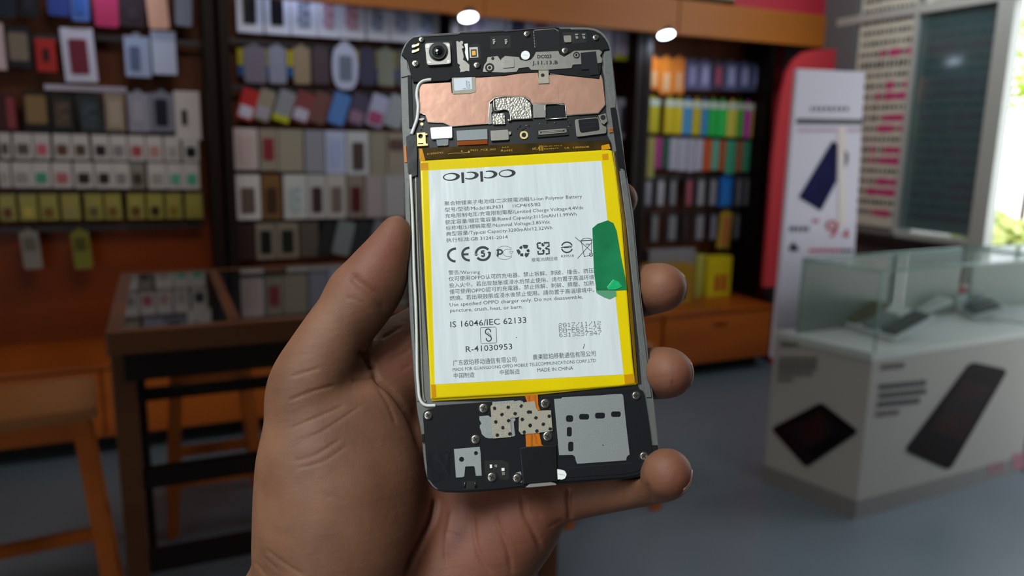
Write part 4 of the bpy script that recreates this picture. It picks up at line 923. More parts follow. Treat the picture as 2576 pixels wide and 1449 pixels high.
def assumed_lamp(s, e=9):  # unseen spot lights, assumed from the cool light on the top rows
    l = bpy.data.lights.new('spot_light', 'SPOT'); l.energy = e; l.color = (.62, .76, 1); l.spot_size = 2.3; l.spot_blend = .9; l.shadow_soft_size = .03
    lo_ = bpy.data.objects.new('spot_light', l); COL.objects.link(lo_); q = WP(s, .30, 2.3); tgt = q-WN*.22+Vector((0, 0, -.5))
    lo_.matrix_world = Matrix.Translation(q) @ (tgt-q).to_track_quat('-Z', 'Y').to_matrix().to_4x4()
assumed_lamp(.35, 4); assumed_lamp(1.2, 7)
# rails
def rail(x0, y0, x1, y1, t, lab, pegs=5, mat=None):
    a, za = S(x0, y0, t); b, zb = S(x1, y1, t); z = (za+zb)/2
    r = empty('display_rail', WF @ Matrix.Translation((a, -t, z)), label=lab, category='rail')
    bm = bmesh.new(); bm_box(bm, 0, b-a, -.004, .004, -.012, .012, bevel=.001); from_bm('bar', bm, mRailB if 'over the dark bags' in lab else mRail, r)
    for x in (0.02, b-a-.02):
        bm = bmesh.new(); bm_tube(bm, [(x, 0, 0), (x, t-.012, 0)], .006); from_bm('bracket', bm, mRail, r)
# ---------------------------------------------------------------- merchandise
IT = {}
def shade(c, k): 
    v = [int(c[i:i+2], 16) for i in (0, 2, 4)]; return ''.join('%02x' % max(0, min(255, int(x*k))) for x in v)
def pm(c, glossy=False): return M(('gloss_' if glossy else 'card_')+c, c, .3 if glossy else .5, coat=.15 if glossy else 0, spec=.3)
PAT = {'283a5c', 'a33448', 'b02c3c', '35486e', '3c5480', '3a4c74', '6b5040', '48525a', '7f8c74'}
def inner_mat(c): return M('print_'+c, c, .35, var=(45, .5, 'b4b8cc' if c not in ('6b5040', '48525a') else '14171a'), spec=.3) if c in PAT else pm(c, True)
def pack(name, label, cat, group, x0, y0, x1, y1, col, inner=None, tilt=0, t=.14, th=.018, style='box', inn=(.22, .2, .78, .85), gloss=False, hook=False, strip=None):
    """a hanging or standing pack: card body, window or case in front, hanging tab"""
    xc, yc = (x0+x1)/2, (y0+y1)/2; s, z = S(xc, yc, t); w = S(x1, yc, t)[0]-S(x0, yc, t)[0]; h = S(xc, y0, t)[1]-S(xc, y1, t)[1]
    mw = WF @ Matrix.Translation((s, -t, z)) @ Matrix.Rotation(math.radians(tilt), 4, 'Y')
    bm = bmesh.new()
    if style == 'box': bm_box(bm, -w/2, w/2, -th/2, th/2, -h/2, h/2, bevel=.0025)
    elif style == 'case':                           # rounded corners like a phone case
        pts = round_poly([(-w/2, -h/2), (w/2, -h/2), (w/2, h/2), (-w/2, h/2)], w*.16, 5); bm_hex(bm, [(a, th/2, b) for a, b in pts], [(a, -th/2, b) for a, b in pts])
    elif style == 'oval':
        pts = [(w/2*math.copysign(abs(math.cos(a))**.7, math.cos(a)), h/2*math.copysign(abs(math.sin(a))**.8, math.sin(a))) for a in np.linspace(0, 2*PI, 33)[:-1]]; bm_hex(bm, [(a, th/2, b) for a, b in pts], [(a, -th/2, b) for a, b in pts])
    elif style == 'bag':
        n = 5; pts = [(-w/2*(1-.06*abs(math.sin(i*1.3))), -h/2+h*i/n) for i in range(n+1)]; pts = [(-a, b) for a, b in pts]+[(a, b) for a, b in reversed(pts)]
        pts = round_poly(pts, w*.08, 2); bm_hex(bm, [(a, th/2, b) for a, b in pts], [(a*.93, -th/2, b*.93) for a, b in pts])
    root = from_bm(name, bm, pm(col, gloss), None, mw, label=label, category=cat); root['group'] = group
    if inner:
        a0, b0, a1, b1 = inn; bm = bmesh.new(); xa, xb, za, zb = -w/2+a0*w, -w/2+a1*w, h/2-b1*h, h/2-b0*h
        pts = round_poly([(xa, za), (xb, za), (xb, zb), (xa, zb)], (xb-xa)*.14, 4); bm_hex(bm, [(a, -th/2+.0005, b) for a, b in pts], [(a, -th/2-.005, b) for a, b in pts])
        from_bm('phone_case' if style == 'box' and h > .1 else 'window', bm, inner_mat(inner), root)
    if hook:
        bm = bmesh.new(); pts = [(-w*.2, h/2), (w*.2, h/2), (w*.12, h/2+h*.09), (-w*.12, h/2+h*.09)]; bm_hex(bm, [(a, .002, b) for a, b in pts], [(a, -.002, b) for a, b in pts]); from_bm('hang_tab', bm, pm(shade(col, .9)), root)
    if strip:
        for i, (c, za, zb) in enumerate(strip):
            bm = bmesh.new(); bm_box(bm, -w/2, w/2, -th/2-.0025, -th/2+.0005, h/2-zb*h, h/2-za*h); from_bm('printed_band', bm, pm(c), root)
    return root
ORD = ['first', 'second', 'third', 'fourth', 'fifth', 'sixth', 'seventh', 'eighth', 'ninth', 'tenth', 'eleventh', 'twelfth', 'thirteenth', 'fourteenth']
def row(name, cat, group, place, y0, y1, items, **kw):
    """items: (x0, x1, colour, inner, description[, overrides])"""
    for i, it in enumerate(items):
        x0, x1, col, inner, desc = it[:5]; k = dict(kw); k.update(it[5] if len(it) > 5 else {})
        a, b = k.pop('y0', y0), k.pop('y1', y1); f = (x0+x1)/2
        if isinstance(a, tuple): a = a[0]+(a[1]-a[0])*(f-a[2])/(a[3]-a[2])
        if isinstance(b, tuple): b = b[0]+(b[1]-b[0])*(f-b[2])/(b[3]-b[2])
        pack(name, f'{desc}, {ORD[i]} from left {place}', cat, group, x0, a, x1, b, col, inner, **k)
LW, PW = 'b9b0ae', 'c6c6d8'
# left cabinet
row('phone_case', 'phone case', 'phone cases in the top row of the left cabinet', 'in top row of left cabinet', -60, 45, [
 (-20, 38, '1b2434', None, 'dark navy case'), (46, 96, '14141c', '2a2833', 'glossy black case', dict(y1=45)), (118, 172, '2c3f8a', None, 'blue case', dict(y1=40)), (177, 222, '4a68b0', '3a5da8', 'lighter blue case', dict(y1=53)),
 (235, 296, 'b02a5a', None, 'crimson case', dict(y1=68)), (298, 362, '2a1c26', '3a2f38', 'black case with round print', dict(y1=68, inn=(.35, .62, .7, .85))), (368, 420, 'cf9c86', None, 'peach case', dict(y1=73, tilt=-3)), (440, 482, '767d90', None, 'grey blue case', dict(y1=66, tilt=2))], style='case', th=.012, t=.16)
row('phone_case_pack', 'phone case', 'packs in the second row of the left cabinet', 'in second row of left cabinet', 80, 180, [
 (-14, 12, 'c7aab0', None, 'pinkish white pack', dict(y0=58, y1=176)), (16, 80, '1c1a22', '7a6a5c', 'black pack with tan case', dict(y0=66, y1=172, inn=(.12, .16, .86, .82))), (91, 141, 'a82622', '2c1512', 'small red pack with dark opening', dict(y0=98, y1=181, inn=(.35, .3, .68, .68))),
 (158, 240, 'c2bcd0', '6e2434', 'white pack with maroon case', dict(y0=72, y1=207, tilt=-2)), (314, 378, '9aa4c4', '596486', 'clear blue grey pack', dict(y0=92, y1=194, hook=True, inn=(.2, .25, .6, .85))), (382, 443, 'b4bad4', None, 'plain white pack', dict(y0=80, y1=188, strip=(('a0a8cc', 0, .2),)))])
row('phone_case_pack', 'phone case', 'packs in the third row of the left cabinet', 'in third row of left cabinet', 235, 332, [
 (-10, 42, '3c1519', '7c1c26', 'dark red pack', dict(inn=(.55, .1, .95, .9))), (58, 125, '1c1612', '7d6038', 'black pack with tan gold case', dict(y0=228, inn=(.12, .12, .9, .8))), (127, 190, '20211f', '6b5040', 'black pack with brown print', dict(style='bag', gloss=True)), (192, 262, '2c302f', '48525a', 'shiny dark floral bag', dict(style='bag', gloss=True, tilt=-5, y1=340)),
 (262, 316, '8c7c6c', 'a29080', 'crinkled beige bag', dict(style='bag', gloss=True)), (322, 378, '8a8594', '9a92a0', 'clear grey pack', dict(hook=True, inn=(.2, .2, .7, .75))), (380, 438, '767484', '1c1c2a', 'grey pack with navy case', dict(hook=True, inn=(.18, .15, .72, .85))), (440, 504, 'c0b6b4', '30242c', 'tall white pack with dark print', dict(y0=230, y1=352, inn=(.25, .38, .48, .7)))])
D = [(-2, 29, '3c3228', 'dark grey'), (34, 84, '4c443c', 'dark brown'), (85, 128, 'b85266', 'pink'), (134, 180, '5a3822', 'brown'), (181, 225, '4a3a2c', 'coffee brown'), (231, 276, '26221e', 'black'), (277, 320, '7c7678', 'grey'), (322, 366, '9c4450', 'rose'), (367, 410, 'a87c78', 'pale pink'), (412, 454, '9c948c', 'pale grey'), (458, 501, '16161e', 'jet black')]
row('accessory_box', 'box', 'small white boxes in the upper row of the left cabinet', 'in upper small box row', (334, 345, 0, 500), (399, 407, 0, 500), [(a+1, b-1, LW, c, 'white box with %s window' % n) for a, b, c, n in D], inn=(.2, .4, .8, .82), th=.03)
E_ = [(-2, 27, '9c8f86', 'beige'), (32, 81, '8c8684', 'grey'), (82, 128, '3f8a6a', 'green'), (132, 182, 'a85c62', 'pink'), (187, 236, '26241e', 'black'), (240, 284, '2c281e', 'dark olive'), (285, 326, '7c7878', 'light grey'), (327, 365, '3a3634', 'charcoal'), (372, 419, '958c84', 'faint grey'), (421, 460, '5a9a80', 'teal'), (461, 502, '4a9a78', 'sea green')]
row('accessory_box', 'box', 'small white boxes in the lower row of the left cabinet', 'in lower small box row', (407, 411, 0, 500), (471, 476, 0, 500), [(a, b, '7c7468' if a == 327 else LW, c, '%s box with %s window' % ('brownish' if a == 327 else 'white', n)) for a, b, c, n in E_], inn=(.2, .4, .8, .82), th=.03)
Fg = [(-2, 43, '5c2c14', 'reddish print'), (47, 97, 'b09a3c', 'bright patch'), (99, 149, '6c4a1c', 'brown spot'), (153, 204, '8c7c54', 'pale centre'), (212, 261, '565034', 'grey spot'), (262, 308, '6a4e20', 'dark streak'), (319, 366, '5a3c1c', 'orange edge'), (368, 413, '2c2814', 'black spot'), (415, 460, '75601c', 'plain face'), (464, 511, '8c7c34', 'bent corner')]
row('gold_pack', 'pack', 'gold packs in the lowest row of the left cabinet', 'in gold row', (488, 485, 0, 510), (557, 550, 0, 510), [(a, b, '8f8442', c, 'gold pack with '+n) for a, b, c, n in Fg], inn=(.25, .5, .72, .85), th=.03, style='bag', gloss=True)
row('hanging_blister', 'pack', 'blister packs under the gold row', 'below gold row', 582, 676, [(55, 102, '7c746c', '5c544c', 'whitish grey blister pack'), (183, 229, '6f6a24', '4a4414', 'olive yellow blister pack')], hook=True, style='case', tilt=-3, inn=(.2, .15, .8, .5))
# cabinet left of the phone
A_ = [(594, 660, '1d1c20', 'black'), (665, 728, '17181f', 'jet black'), (731, 796, '283a5c', 'navy patterned'), (798, 852, 'a33448', 'red patterned'), (853, 916, 'b02c3c', 'crimson'), (921, 977, '35486e', 'dark blue'), (979, 1041, '3c5480', 'blue'), (1043, 1104, '3a4c74', 'slate blue')]
row('phone_case_box', 'box', 'white case boxes in the top row left of the phone', 'in top row left of phone', (-42, -20, 600, 1100), (82, 112, 600, 1100), [(a, b, PW, c, 'white box with %s case' % n) for a, b, c, n in A_], inn=(.24, .28, .74, .82), th=.03)
B_ = [(613, 670, '6c6474', None, 'grey case pack', {}), (676, 720, '84849a', None, 'lilac grey case pack', {}), (738, 780, '8f7c68', None, 'tan case pack', {}), (786, 828, '4a3c46', None, 'dull mauve case pack', {}), (836, 900, 'b4b8d6', '6c7488', 'white oval case pack', dict(style='oval', y0=112, y1=226, inn=(.26, .25, .76, .8))), (904, 944, '3c3a52', None, 'dark indigo case pack', {}), (950, 992, '77786e', None, 'greenish grey case pack', {}), (1000, 1040, '54525c', None, 'charcoal case pack', {})]
row('case_pack', 'phone case', 'case packs in the second row left of the phone', 'in second row left of phone', (116, 128, 600, 1050), (208, 218, 600, 1050), B_, style='case', hook=True, th=.014)
for i, (x, n) in enumerate(((613, 'first'), (676, 'second'), (738, 'third'), (905, 'fourth'), (950, 'fifth'), (1003, 'sixth'))):
    pack('backing_card', f'{n} yellow and blue backing card from left, peeking out behind a case', 'card', 'yellow and blue cards behind the case packs', x-15, 122+i*2, x+16, 190+i*2, 'b9ae12', None, t=.12, th=.003, strip=(('1c5c9c', .62, 1),))
C_ = [(602, 644, 'a81e20', 'b9b4c8', 'red and white case'), (646, 686, '8c8070', '9a93a0', 'beige case'), (694, 736, '84848c', None, 'striped grey case with yellow foot'), (740, 784, '7a3a3e', 'b0acc0', 'red case with white half'), (786, 826, '6a4540', None, 'brown case'), (832, 874, '4f78b8', None, 'sky blue case'), (880, 922, '4a4058', '8a6a80', 'dark floral case'), (928, 970, 'a0a0bc', '9a4868', 'white and pink case'), (974, 1018, '8c9298', None, 'clear grey case')]
row('phone_case', 'phone case', 'tilted phone cases in the third row left of the phone', 'in tilted row left of phone', (222, 240, 600, 1000), (302, 322, 600, 1000), [(a, b, c, i, n, dict(strip=(('a8a81c', .8, 1),)) if a == 694 else {}) for a, b, c, i, n in C_], style='case', tilt=18, th=.012, inn=(.1, .55, .9, .92))
D2 = [(588, 648, 'b5a4a4', 'b09a98', 'pinkish white', {}), (652, 697, '8c8074', '802c34', 'grey with red', dict(inn=(.2, .22, .8, .75))), (699, 762, '8f8678', None, 'beige', {}), (766, 815, '858490', None, 'grey', {}), (818, 868, 'a8aeca', '9aa4cc', 'bluish white', {}), (871, 926, 'b2b2b8', '4c3e3e', 'white with dark brown', dict(inn=(.25, .25, .78, .9))), (929, 971, '877f70', None, 'sandy beige', {}), (974, 1020, '8c8074', '5c4440', 'beige with brown', dict(inn=(.1, .15, .9, .4)))]
row('phone_case_box', 'box', 'case boxes in the fourth row left of the phone', 'in fourth row left of phone', (322, 334, 590, 1010), (426, 444, 590, 1010), [(a, b, c, i, n+' box', k) for a, b, c, i, n, k in D2], th=.03)
E2 = [(590, 655, 'bcb6b4', '5c4c44', 'white with dark brown'), (658, 706, '6e4c2a', '3c2c20', 'brown'), (713, 770, 'b4b2b0', '7f8c74', 'white with colourful'), (772, 819, 'a8a4a4', '3f2a2c', 'white with maroon black'), (821, 869, 'a8a3a0', '6c5c58', 'white with taupe'), (872, 915, '7c7068', '4c1c22', 'grey with maroon'), (919, 964, '96898a', None, 'pinkish grey'), (967, 1020, '9a9496', None, 'pale grey')]
row('phone_case_box', 'box', 'case boxes in the fifth row left of the phone', 'in fifth row left of phone', (440, 438, 590, 1010), (553, 546, 590, 1010), [(a, b, c, i, n+' box') for a, b, c, i, n in E2], th=.03, inn=(.24, .28, .78, .86))
F2 = [(594, 641, '32191a', None, 'dark maroon', {}), (644, 693, '7c6f64', '181a18', 'grey with black window', {}), (696, 750, '7a6e62', '1e2018', 'grey with dark green window', {}), (754, 801, '4f453e', None, 'brownish', {}), (803, 838, '1f2022', None, 'black tilted', dict(tilt=14, style='case')), (842, 886, '6c7074', None, 'grey tilted', dict(tilt=14, style='case')), (890, 928, '24262a', None, 'charcoal tilted', dict(tilt=14, style='case')), (934, 976, '666a70', None, 'pale grey tilted', dict(tilt=14, style='case'))]
row('phone_case_pack', 'phone case', 'packs in the lowest row left of the phone', 'in lowest row left of phone', (564, 552, 590, 1000), (656, 634, 590, 1000), [(a, b, c, i, n+' pack', k) for a, b, c, i, n, k in F2], th=.02)
# cabinet behind the phone
A3 = [(1174, 1212, 'a291b4', None, 'mauve'), (1214, 1268, 'b8bcd8', None, 'bluish white'), (1272, 1330, 'b8bcd8', '3a4264', 'white with navy'), (1334, 1384, 'b6aec6', '8c5c78', 'white with pink'), (1388, 1440, 'bcbcd4', None, 'pale white'), (1444, 1490, 'a9aac6', '6c6c8c', 'lilac'), (1492, 1538, 'a4a2bc', None, 'grey lilac')]
row('phone_case_box', 'box', 'white boxes seen above the phone', 'above the phone', (12, 44, 1180, 1540), (120, 146, 1180, 1540), [(a, b, c, i, n+' box') for a, b, c, i, n in A3], th=.03)
pack('phone_case_box', 'white box with a yellow foot beside the top right corner of the phone', 'box', 'boxes right of the phone top', 1546, 66, 1597, 153, 'b4aecb', 'c0b4cc', strip=(('a8a51c', .82, 1),), th=.03)
pack('phone_case_box', 'white grey box with a dark case, right of the phone below its top corner', 'box', 'boxes right of the phone top', 1548, 248, 1588, 350, 'a8a6b8', '3c3c4c', th=.03)
# right cabinet
row('cable_pack', 'pack', 'orange packs in the right cabinet', 'in top row of right cabinet', 147, 226, [(1630, 1657, 'd0701c', 'c8925c', 'orange pack', {}), (1659, 1690, 'd6781e', 'd0a070', 'longer orange pack', dict(y1=238)), (1692, 1720, 'd87a24', 'd0986a', 'orange pack next to violet', dict(y1=236))], inn=(.25, .4, .75, .9), hook=True)
row('cable_pack', 'pack', 'violet packs in the right cabinet', 'among violet packs of right cabinet', (156, 160, 1730, 1910), (226, 230, 1730, 1910), [(1724, 1755, '5c5a80', '8a88b0', 'violet grey pack'), (1757, 1786, '6a6890', 'a0a0cc', 'brighter violet pack'), (1790, 1819, '4a3c54', 'a04c68', 'dark violet pack with red'), (1821, 1853, '54587c', '9898c0', 'slate violet pack'), (1856, 1887, '4c5074', '9090b8', 'navy violet pack'), (1890, 1921, '4e5478', '8c90b8', 'blue violet pack')], inn=(.25, .15, .75, .8), hook=True)
G_ = [(1622, 1657, 'b4a610', 'yellow'), (1671, 1695, 'c0a814', 'leaning yellow'), (1697, 1715, 'c8b014', 'deep yellow'), (1717, 1739, '3f86b8', 'blue'), (1741, 1761, 'b8a414', 'narrow yellow'), (1763, 1779, '3a80b0', 'narrow blue'), (1781, 1803, '22a844', 'green'), (1805, 1826, '2cb450', 'bright green'), (1828, 1852, 'c8bc4c', 'pale yellow'), (1853, 1867, '3cac40', 'narrow green'), (1869, 1887, 'b8489c', 'magenta'), (1889, 1907, 'bca838', 'mustard'), (1909, 1936, '38b04c', 'leaf green')]
row('colour_pack', 'pack', 'bright packs in the second row of the right cabinet', 'in bright row of right cabinet', (248, 262, 1625, 1930), (333, 350, 1625, 1930), [(a, b, c, None, n+' pack') for a, b, c, n in G_], hook=True, strip=(('b8c0b4', .02, .2),))
H_ = [(1605, 1625, '9c8478', 'pinkish grey', 450), (1627, 1645, '9a904c', 'olive', 448), (1647, 1662, '9c2c74', 'magenta', 424), (1664, 1681, '1f4a38', 'dark green', 424), (1683, 1703, 'a09cac', 'whitish', 428), (1705, 1726, 'a39fb0', 'pale lilac', 430), (1728, 1746, 'a09cac', 'silver white', 432), (1748, 1766, 'a8a4b4', 'clean white', 430), (1769, 1787, 'b84c1c', 'orange', 430), (1789, 1806, '5c9c88', 'mint', 428), (1808, 1823, 'a04c2c', 'rust', 430), (1825, 1848, '3f9c7c', 'teal', 438), (1851, 1865, '9a5c3c', 'copper brown', 432), (1867, 1884, '3c8a6c', 'sea green', 432)]
row('slim_pack', 'pack', 'slim packs in the third row of the right cabinet', 'in third row of right cabinet', (344, 356, 1605, 1890), 430, [(a, b, c, None, n+' slim pack', dict(y1=y)) for a, b, c, n, y in H_], hook=False)
I_ = [(1610, 1642, '5a5660', '7c7888', 'grey violet'), (1645, 1673, '6c6870', '94909a', 'pale grey'), (1677, 1703, '4a464c', '76727c', 'dark grey'), (1718, 1743, '5a3c44', '9a4a58', 'reddish grey'), (1746, 1774, '66646c', '908c94', 'silver grey'), (1777, 1804, '545058', '84808a', 'ash grey'), (1806, 1843, '1a5aa4', '2a74c0', 'blue'), (1846, 1866, '7c7c84', None, 'light grey'), (1868, 1887, '84848c', None, 'whitish grey'), (1889, 1921, '8a8a90', '9c9ca4', 'bright grey')]
row('charger_pack', 'pack', 'charger packs in the fourth row of the right cabinet', 'in fourth row of right cabinet', (450, 444, 1610, 1920), (522, 520, 1610, 1920), [(a+2, b-2, c if n == 'blue' else shade(c, .5), i or shade(c, .9), n+' charger pack') for a, b, c, i, n in I_], inn=(.24, .1, .8, .92), hook=True)
J_ = [(1597, 1619, '6c6a68', None, 'narrow grey', {}), (1632, 1657, '848284', None, 'whitish', {}), (1671, 1705, '58545c', '7a767c', 'dull grey', {}), (1710, 1732, '3c2c30', None, 'dark maroon', {}), (1741, 1773, '625e66', '848088', 'silver', {}), (1780, 1803, '5a5660', '7c7884', 'steel grey', {}), (1806, 1838, 'a48c2c', 'b06a3c', 'yellow and orange', dict(y1=624, tilt=4)), (1841, 1860, '6e6e74', None, 'slim grey', {}), (1863, 1884, '141416', None, 'black', {}), (1888, 1914, '78787c', 'a09c9c', 'black and white', {})]
row('charger_pack', 'pack', 'charger packs in the lowest row of the right cabinet', 'in lowest row of right cabinet', (538, 534, 1600, 1910), (612, 602, 1600, 1910), [(a+2, b-2, c if 'yellow' in n else shade(c, .45), i or shade(c, .9), n+' pack', k) for a, b, c, i, n, k in J_], inn=(.24, .1, .8, .92), hook=True)
def ledge_box(name, lab, px0, px1, pyt, pyb, t, dep, col, band=None):
    s0 = S(px0, pyb, t)[0]; s1 = S(px1, pyb, t)[0]; zt = S((px0+px1)/2, pyt, t)[1]; zb = LEDGE
    bm = bmesh.new(); bm_box(bm, s0, s1, -t, -t+dep, LEDGE, zt, bevel=.003); o = from_bm(name, bm, pm(col), None, WF, label=lab, category='box')
    if band:
        w = s1-s0; h = zt-LEDGE
        for k in (.32, .6): 
            bm = bmesh.new(); bm_box(bm, s0+w*k, s0+w*(k+.2), -t-.002, -t+.001, LEDGE+h*.12, LEDGE+h*.55); from_bm('printed_band', bm, pm(band), o)
    return o
ledge_box('carton', 'yellow carton with red print standing on the right ledge', 1778, 1838, 646, 717, .2, .1, 'c4b010', 'a8401c')
ledge_box('carton', 'small pale yellow carton left of the yellow carton', 1750, 1774, 642, 700, .16, .08, 'a9a44c')
ledge_box('carton', 'flat yellow carton with grey top behind the middle fingertip', 1620, 1747, 668, 700, .34, .14, '96701a')
ledge_box('carton', 'long grey carton lying behind the flat yellow carton', 1632, 1746, 628, 690, .17, .1, '807c80')
for q in ((0, 88, 160, 96, .1, 'bright metal rail in the upper left cabinet'), (240, 95, 520, 110, .1, 'metal rail beside the maroon case pack'), (112, 222, 318, 224, .13, 'metal rail over the dark bags of the left cabinet'), (0, 335, 505, 345, .1, 'metal rail of the upper small box row'), (0, 408, 505, 412, .1, 'metal rail of the lower small box row'), (0, 488, 510, 486, .1, 'metal rail of the gold row'), (0, 578, 510, 566, .1, 'metal rail over the two blister packs'),
          (575, 110, 1110, 130, .1, 'metal rail of the second row left of the phone'), (570, 222, 1110, 240, .1, 'metal rail of the tilted row left of the phone'), (578, 330, 1050, 342, .1, 'metal rail of the fourth row left of the phone'), (580, 444, 1050, 444, .1, 'metal rail of the fifth row left of the phone'), (582, 562, 1050, 552, .1, 'metal rail of the lowest row left of the phone'),
          (1625, 150, 1925, 158, .1, 'metal rail of the orange and violet packs'), (1620, 252, 1930, 262, .1, 'metal rail of the bright packs'), (1610, 350, 1925, 356, .1, 'metal rail of the slim packs'), (1605, 450, 1925, 444, .1, 'metal rail of the upper charger packs'), (1600, 540, 1920, 534, .1, 'metal rail of the lower charger packs')):
    rail(*q)
# ---------------------------------------------------------------- table with a glass top
TZ = 1.01
def at_z(x, y, z=TZ): return on_z(x, y, z)
FL = at_z(264, 838); tfr = (FL-W0).dot(WN); tbk = (at_z(234, 690)-W0).dot(WN); sL = (FL-W0).dot(WD); sRt = S(1412, 800, tfr)[0]
def part_box(root, o0, name, s0, s1, t0, t1, z0, z1, mat, bev=.003, parent=None):
    bm = bmesh.new(); bm_box(bm, s0-o0[0], s1-o0[0], -(t1-o0[1]), -(t0-o0[1]), z0-o0[2], z1-o0[2], bevel=bev); return from_bm(name, bm, mat, parent or root)
o0 = (sL, tfr, 0); tb = empty('display_table', WF @ Matrix.Translation((sL, -tfr, 0)), label='dark wood display table with a mirror like glass top behind the hand', category='table')
B = lambda *a, **k: part_box(tb, o0, *a, **k)
rim = TZ-.055
B('tabletop', sL+.035, sRt-.035, tbk+.035, tfr-.035, rim, TZ-.008, wDark); B('glass_top', sL+.03, sRt-.03, tbk+.03, tfr-.03, TZ-.008, TZ-.002, mGlassT, bev=0)
B('edge_rail', sL, sRt, tfr-.035, tfr, rim, TZ, wTab); B('edge_rail', sL, sRt, tbk, tbk+.03, rim, TZ, wTab); B('edge_rail', sL, sL+.035, tbk+.03, tfr-.035, rim, TZ, wTab); B('edge_rail', sRt-.035, sRt, tbk+.03, tfr-.035, rim, TZ, wTab)
sd = (at_z(616, 800)-W0).dot(WD); sd2 = (at_z(512, 671)-W0).dot(WD)
B('divider', (sd+sd2)/2-.015, (sd+sd2)/2+.012, tbk+.03, tfr-.035, TZ-.004, TZ+.004, wTab)
B('apron', sL+.03, sRt-.03, tfr-.06, tfr-.035, rim-.075, rim, wDark); B('apron', sL+.03, sRt-.03, tbk+.03, tbk+.05, rim-.075, rim, wDark); B('apron', sL+.03, sL+.055, tbk+.05, tfr-.06, rim-.075, rim, wDark); B('apron', sRt-.055, sRt-.03, tbk+.05, tfr-.06, rim-.075, rim, wDark)
lw = .05
la = S(322, 1100, tfr-.05)[0]; ra = S(1388, 1400, tfr-.05)[0]
for a in (la, ra):
    B('leg', a-lw/2, a+lw/2, tfr-.06-lw, tfr-.055, 0, rim, wTab); B('leg', a-lw/2, a+lw/2, tbk+.05, tbk+.05+lw, 0, rim, wDark)
z1_ = S(500, 1175, tfr-.08)[1]; z2_ = S(500, 1375, tfr-.08)[1]
B('stretcher', la, ra, tfr-.1, tfr-.07, z1_-.035, z1_+.015, wDark); B('stretcher', la, ra, tbk+.06, tbk+.09, z1_-.03, z1_+.01, wDark)
B('stretcher', la, ra, tfr-.1, tfr-.07, z2_-.045, z2_+.01, wDark)
# ---------------------------------------------------------------- stools
def stool(c, rot, seat, h, lab, mat_s, mat_l, splay=.05, leg=.036):
    r = empty('bar_stool', Matrix.Translation((c[0], c[1], 0)) @ Matrix.Rotation(rot, 4, 'Z'), label=lab, category='stool')
    w, d = seat[0]/2, seat[1]/2; bm = bmesh.new(); pts = round_poly([(-w, -d), (w, -d), (w, d), (-w, d)], .03, 4); bm_hex(bm, [(a, b, h-.03) for a, b in pts], [(a, b, h) for a, b in pts])
    bmesh.ops.bevel(bm, geom=[e for e in bm.edges if all(abs(v.co.z-h) < 1e-6 for v in e.verts)], offset=.006, segments=2, affect='EDGES'); from_bm('seat', bm, mat_s, r)
    iw, idp = w-.045, d-.045
    for sx in (-1, 1):
        for sy in (-1, 1):
            tp = Vector((sx*iw, sy*idp, h-.03)); bt_ = Vector((sx*(iw+splay), sy*(idp+splay), 0)); bm = bmesh.new(); q = leg/2
            bm_hex(bm, [bt_+Vector((a*q, b*q, 0)) for a, b in ((-1, -1), (1, -1), (1, 1), (-1, 1))], [tp+Vector((a*q, b*q, 0)) for a, b in ((-1, -1), (1, -1), (1, 1), (-1, 1))]); from_bm('leg', bm, mat_l, r)
    for zz, kk in ((.20, 0), (.30, 1)):
        f = 1-zz/(h-.03); ex = iw+splay*f; ey = idp+splay*f
        for s in (-1, 1):
            bm = bmesh.new()
            if kk == 0: bm_box(bm, -ex, ex, s*ey-.011, s*ey+.011, zz-.02, zz+.02)
            else: bm_box(bm, s*ex-.011, s*ex+.011, -ey, ey, zz-.02, zz+.02)
            from_bm('rung', bm, mat_l, r)
    for s in (-1, 1):
        bm = bmesh.new(); bm_box(bm, -iw, iw, s*idp-.01, s*idp+.01, h-.09, h-.03); from_bm('apron', bm, mat_l, r)
    return r
ZS = .72
a, b_, c_ = on_z(244, 1028, ZS), on_z(0, 1060, ZS), on_z(234, 938, ZS)
ex = (a-b_).normalized(); ctr = a-ex*.19+Vector((-ex.y, ex.x, 0))*.17
stool(ctr, math.atan2(ex.y, ex.x), (.38, .34), ZS, 'worn wooden bar stool at the left edge in front of the drawers', wSeat, wOr, splay=.06, leg=.04)
p2 = on_z(520, 1330, 0); stool((p2.x-.02, p2.y+.16), _a, (.32, .32), .66, 'orange wooden stool standing behind the table legs', wRed, wOr, leg=.04)
p3 = on_z(1640, 1290, 0); stool((p3.x-.235, p3.y+.10), _a, (.37, .30), .68, 'wooden stool hidden behind the smartphone, one foot showing', wSeat, wOr, splay=.06)
# ---------------------------------------------------------------- red arch panel and poster stand
def S_rb(px, py): return S(px, py, .5)
pts = [(1927, 660), (1945, 410), (1958, 300), (1968, 235), (1980, 185), (1998, 152), (2022, 132), (2050, 125), (2110, 124), (2104, 400), (2090, 690), (2085, 715), (1923, 722)]
pts = [(min(S(x, y, .47)[0], SR-.035), S(x, y, .47)[1]) for x, y in pts]
bm = bmesh.new(); bm_hex(bm, [(a, -.44, b) for a, b in pts], [(a, -.47, b) for a, b in pts])
bm_box(bm, S(1952, 800, .47)[0], pts[9][0]-.02, -.468, -.442, 0, pts[-1][1]+.05); from_bm('red_panel', bm, M('red_board', 'd03a44', .45), None, WF, label='red board with a rounded top left corner behind the white poster stand', category='panel')
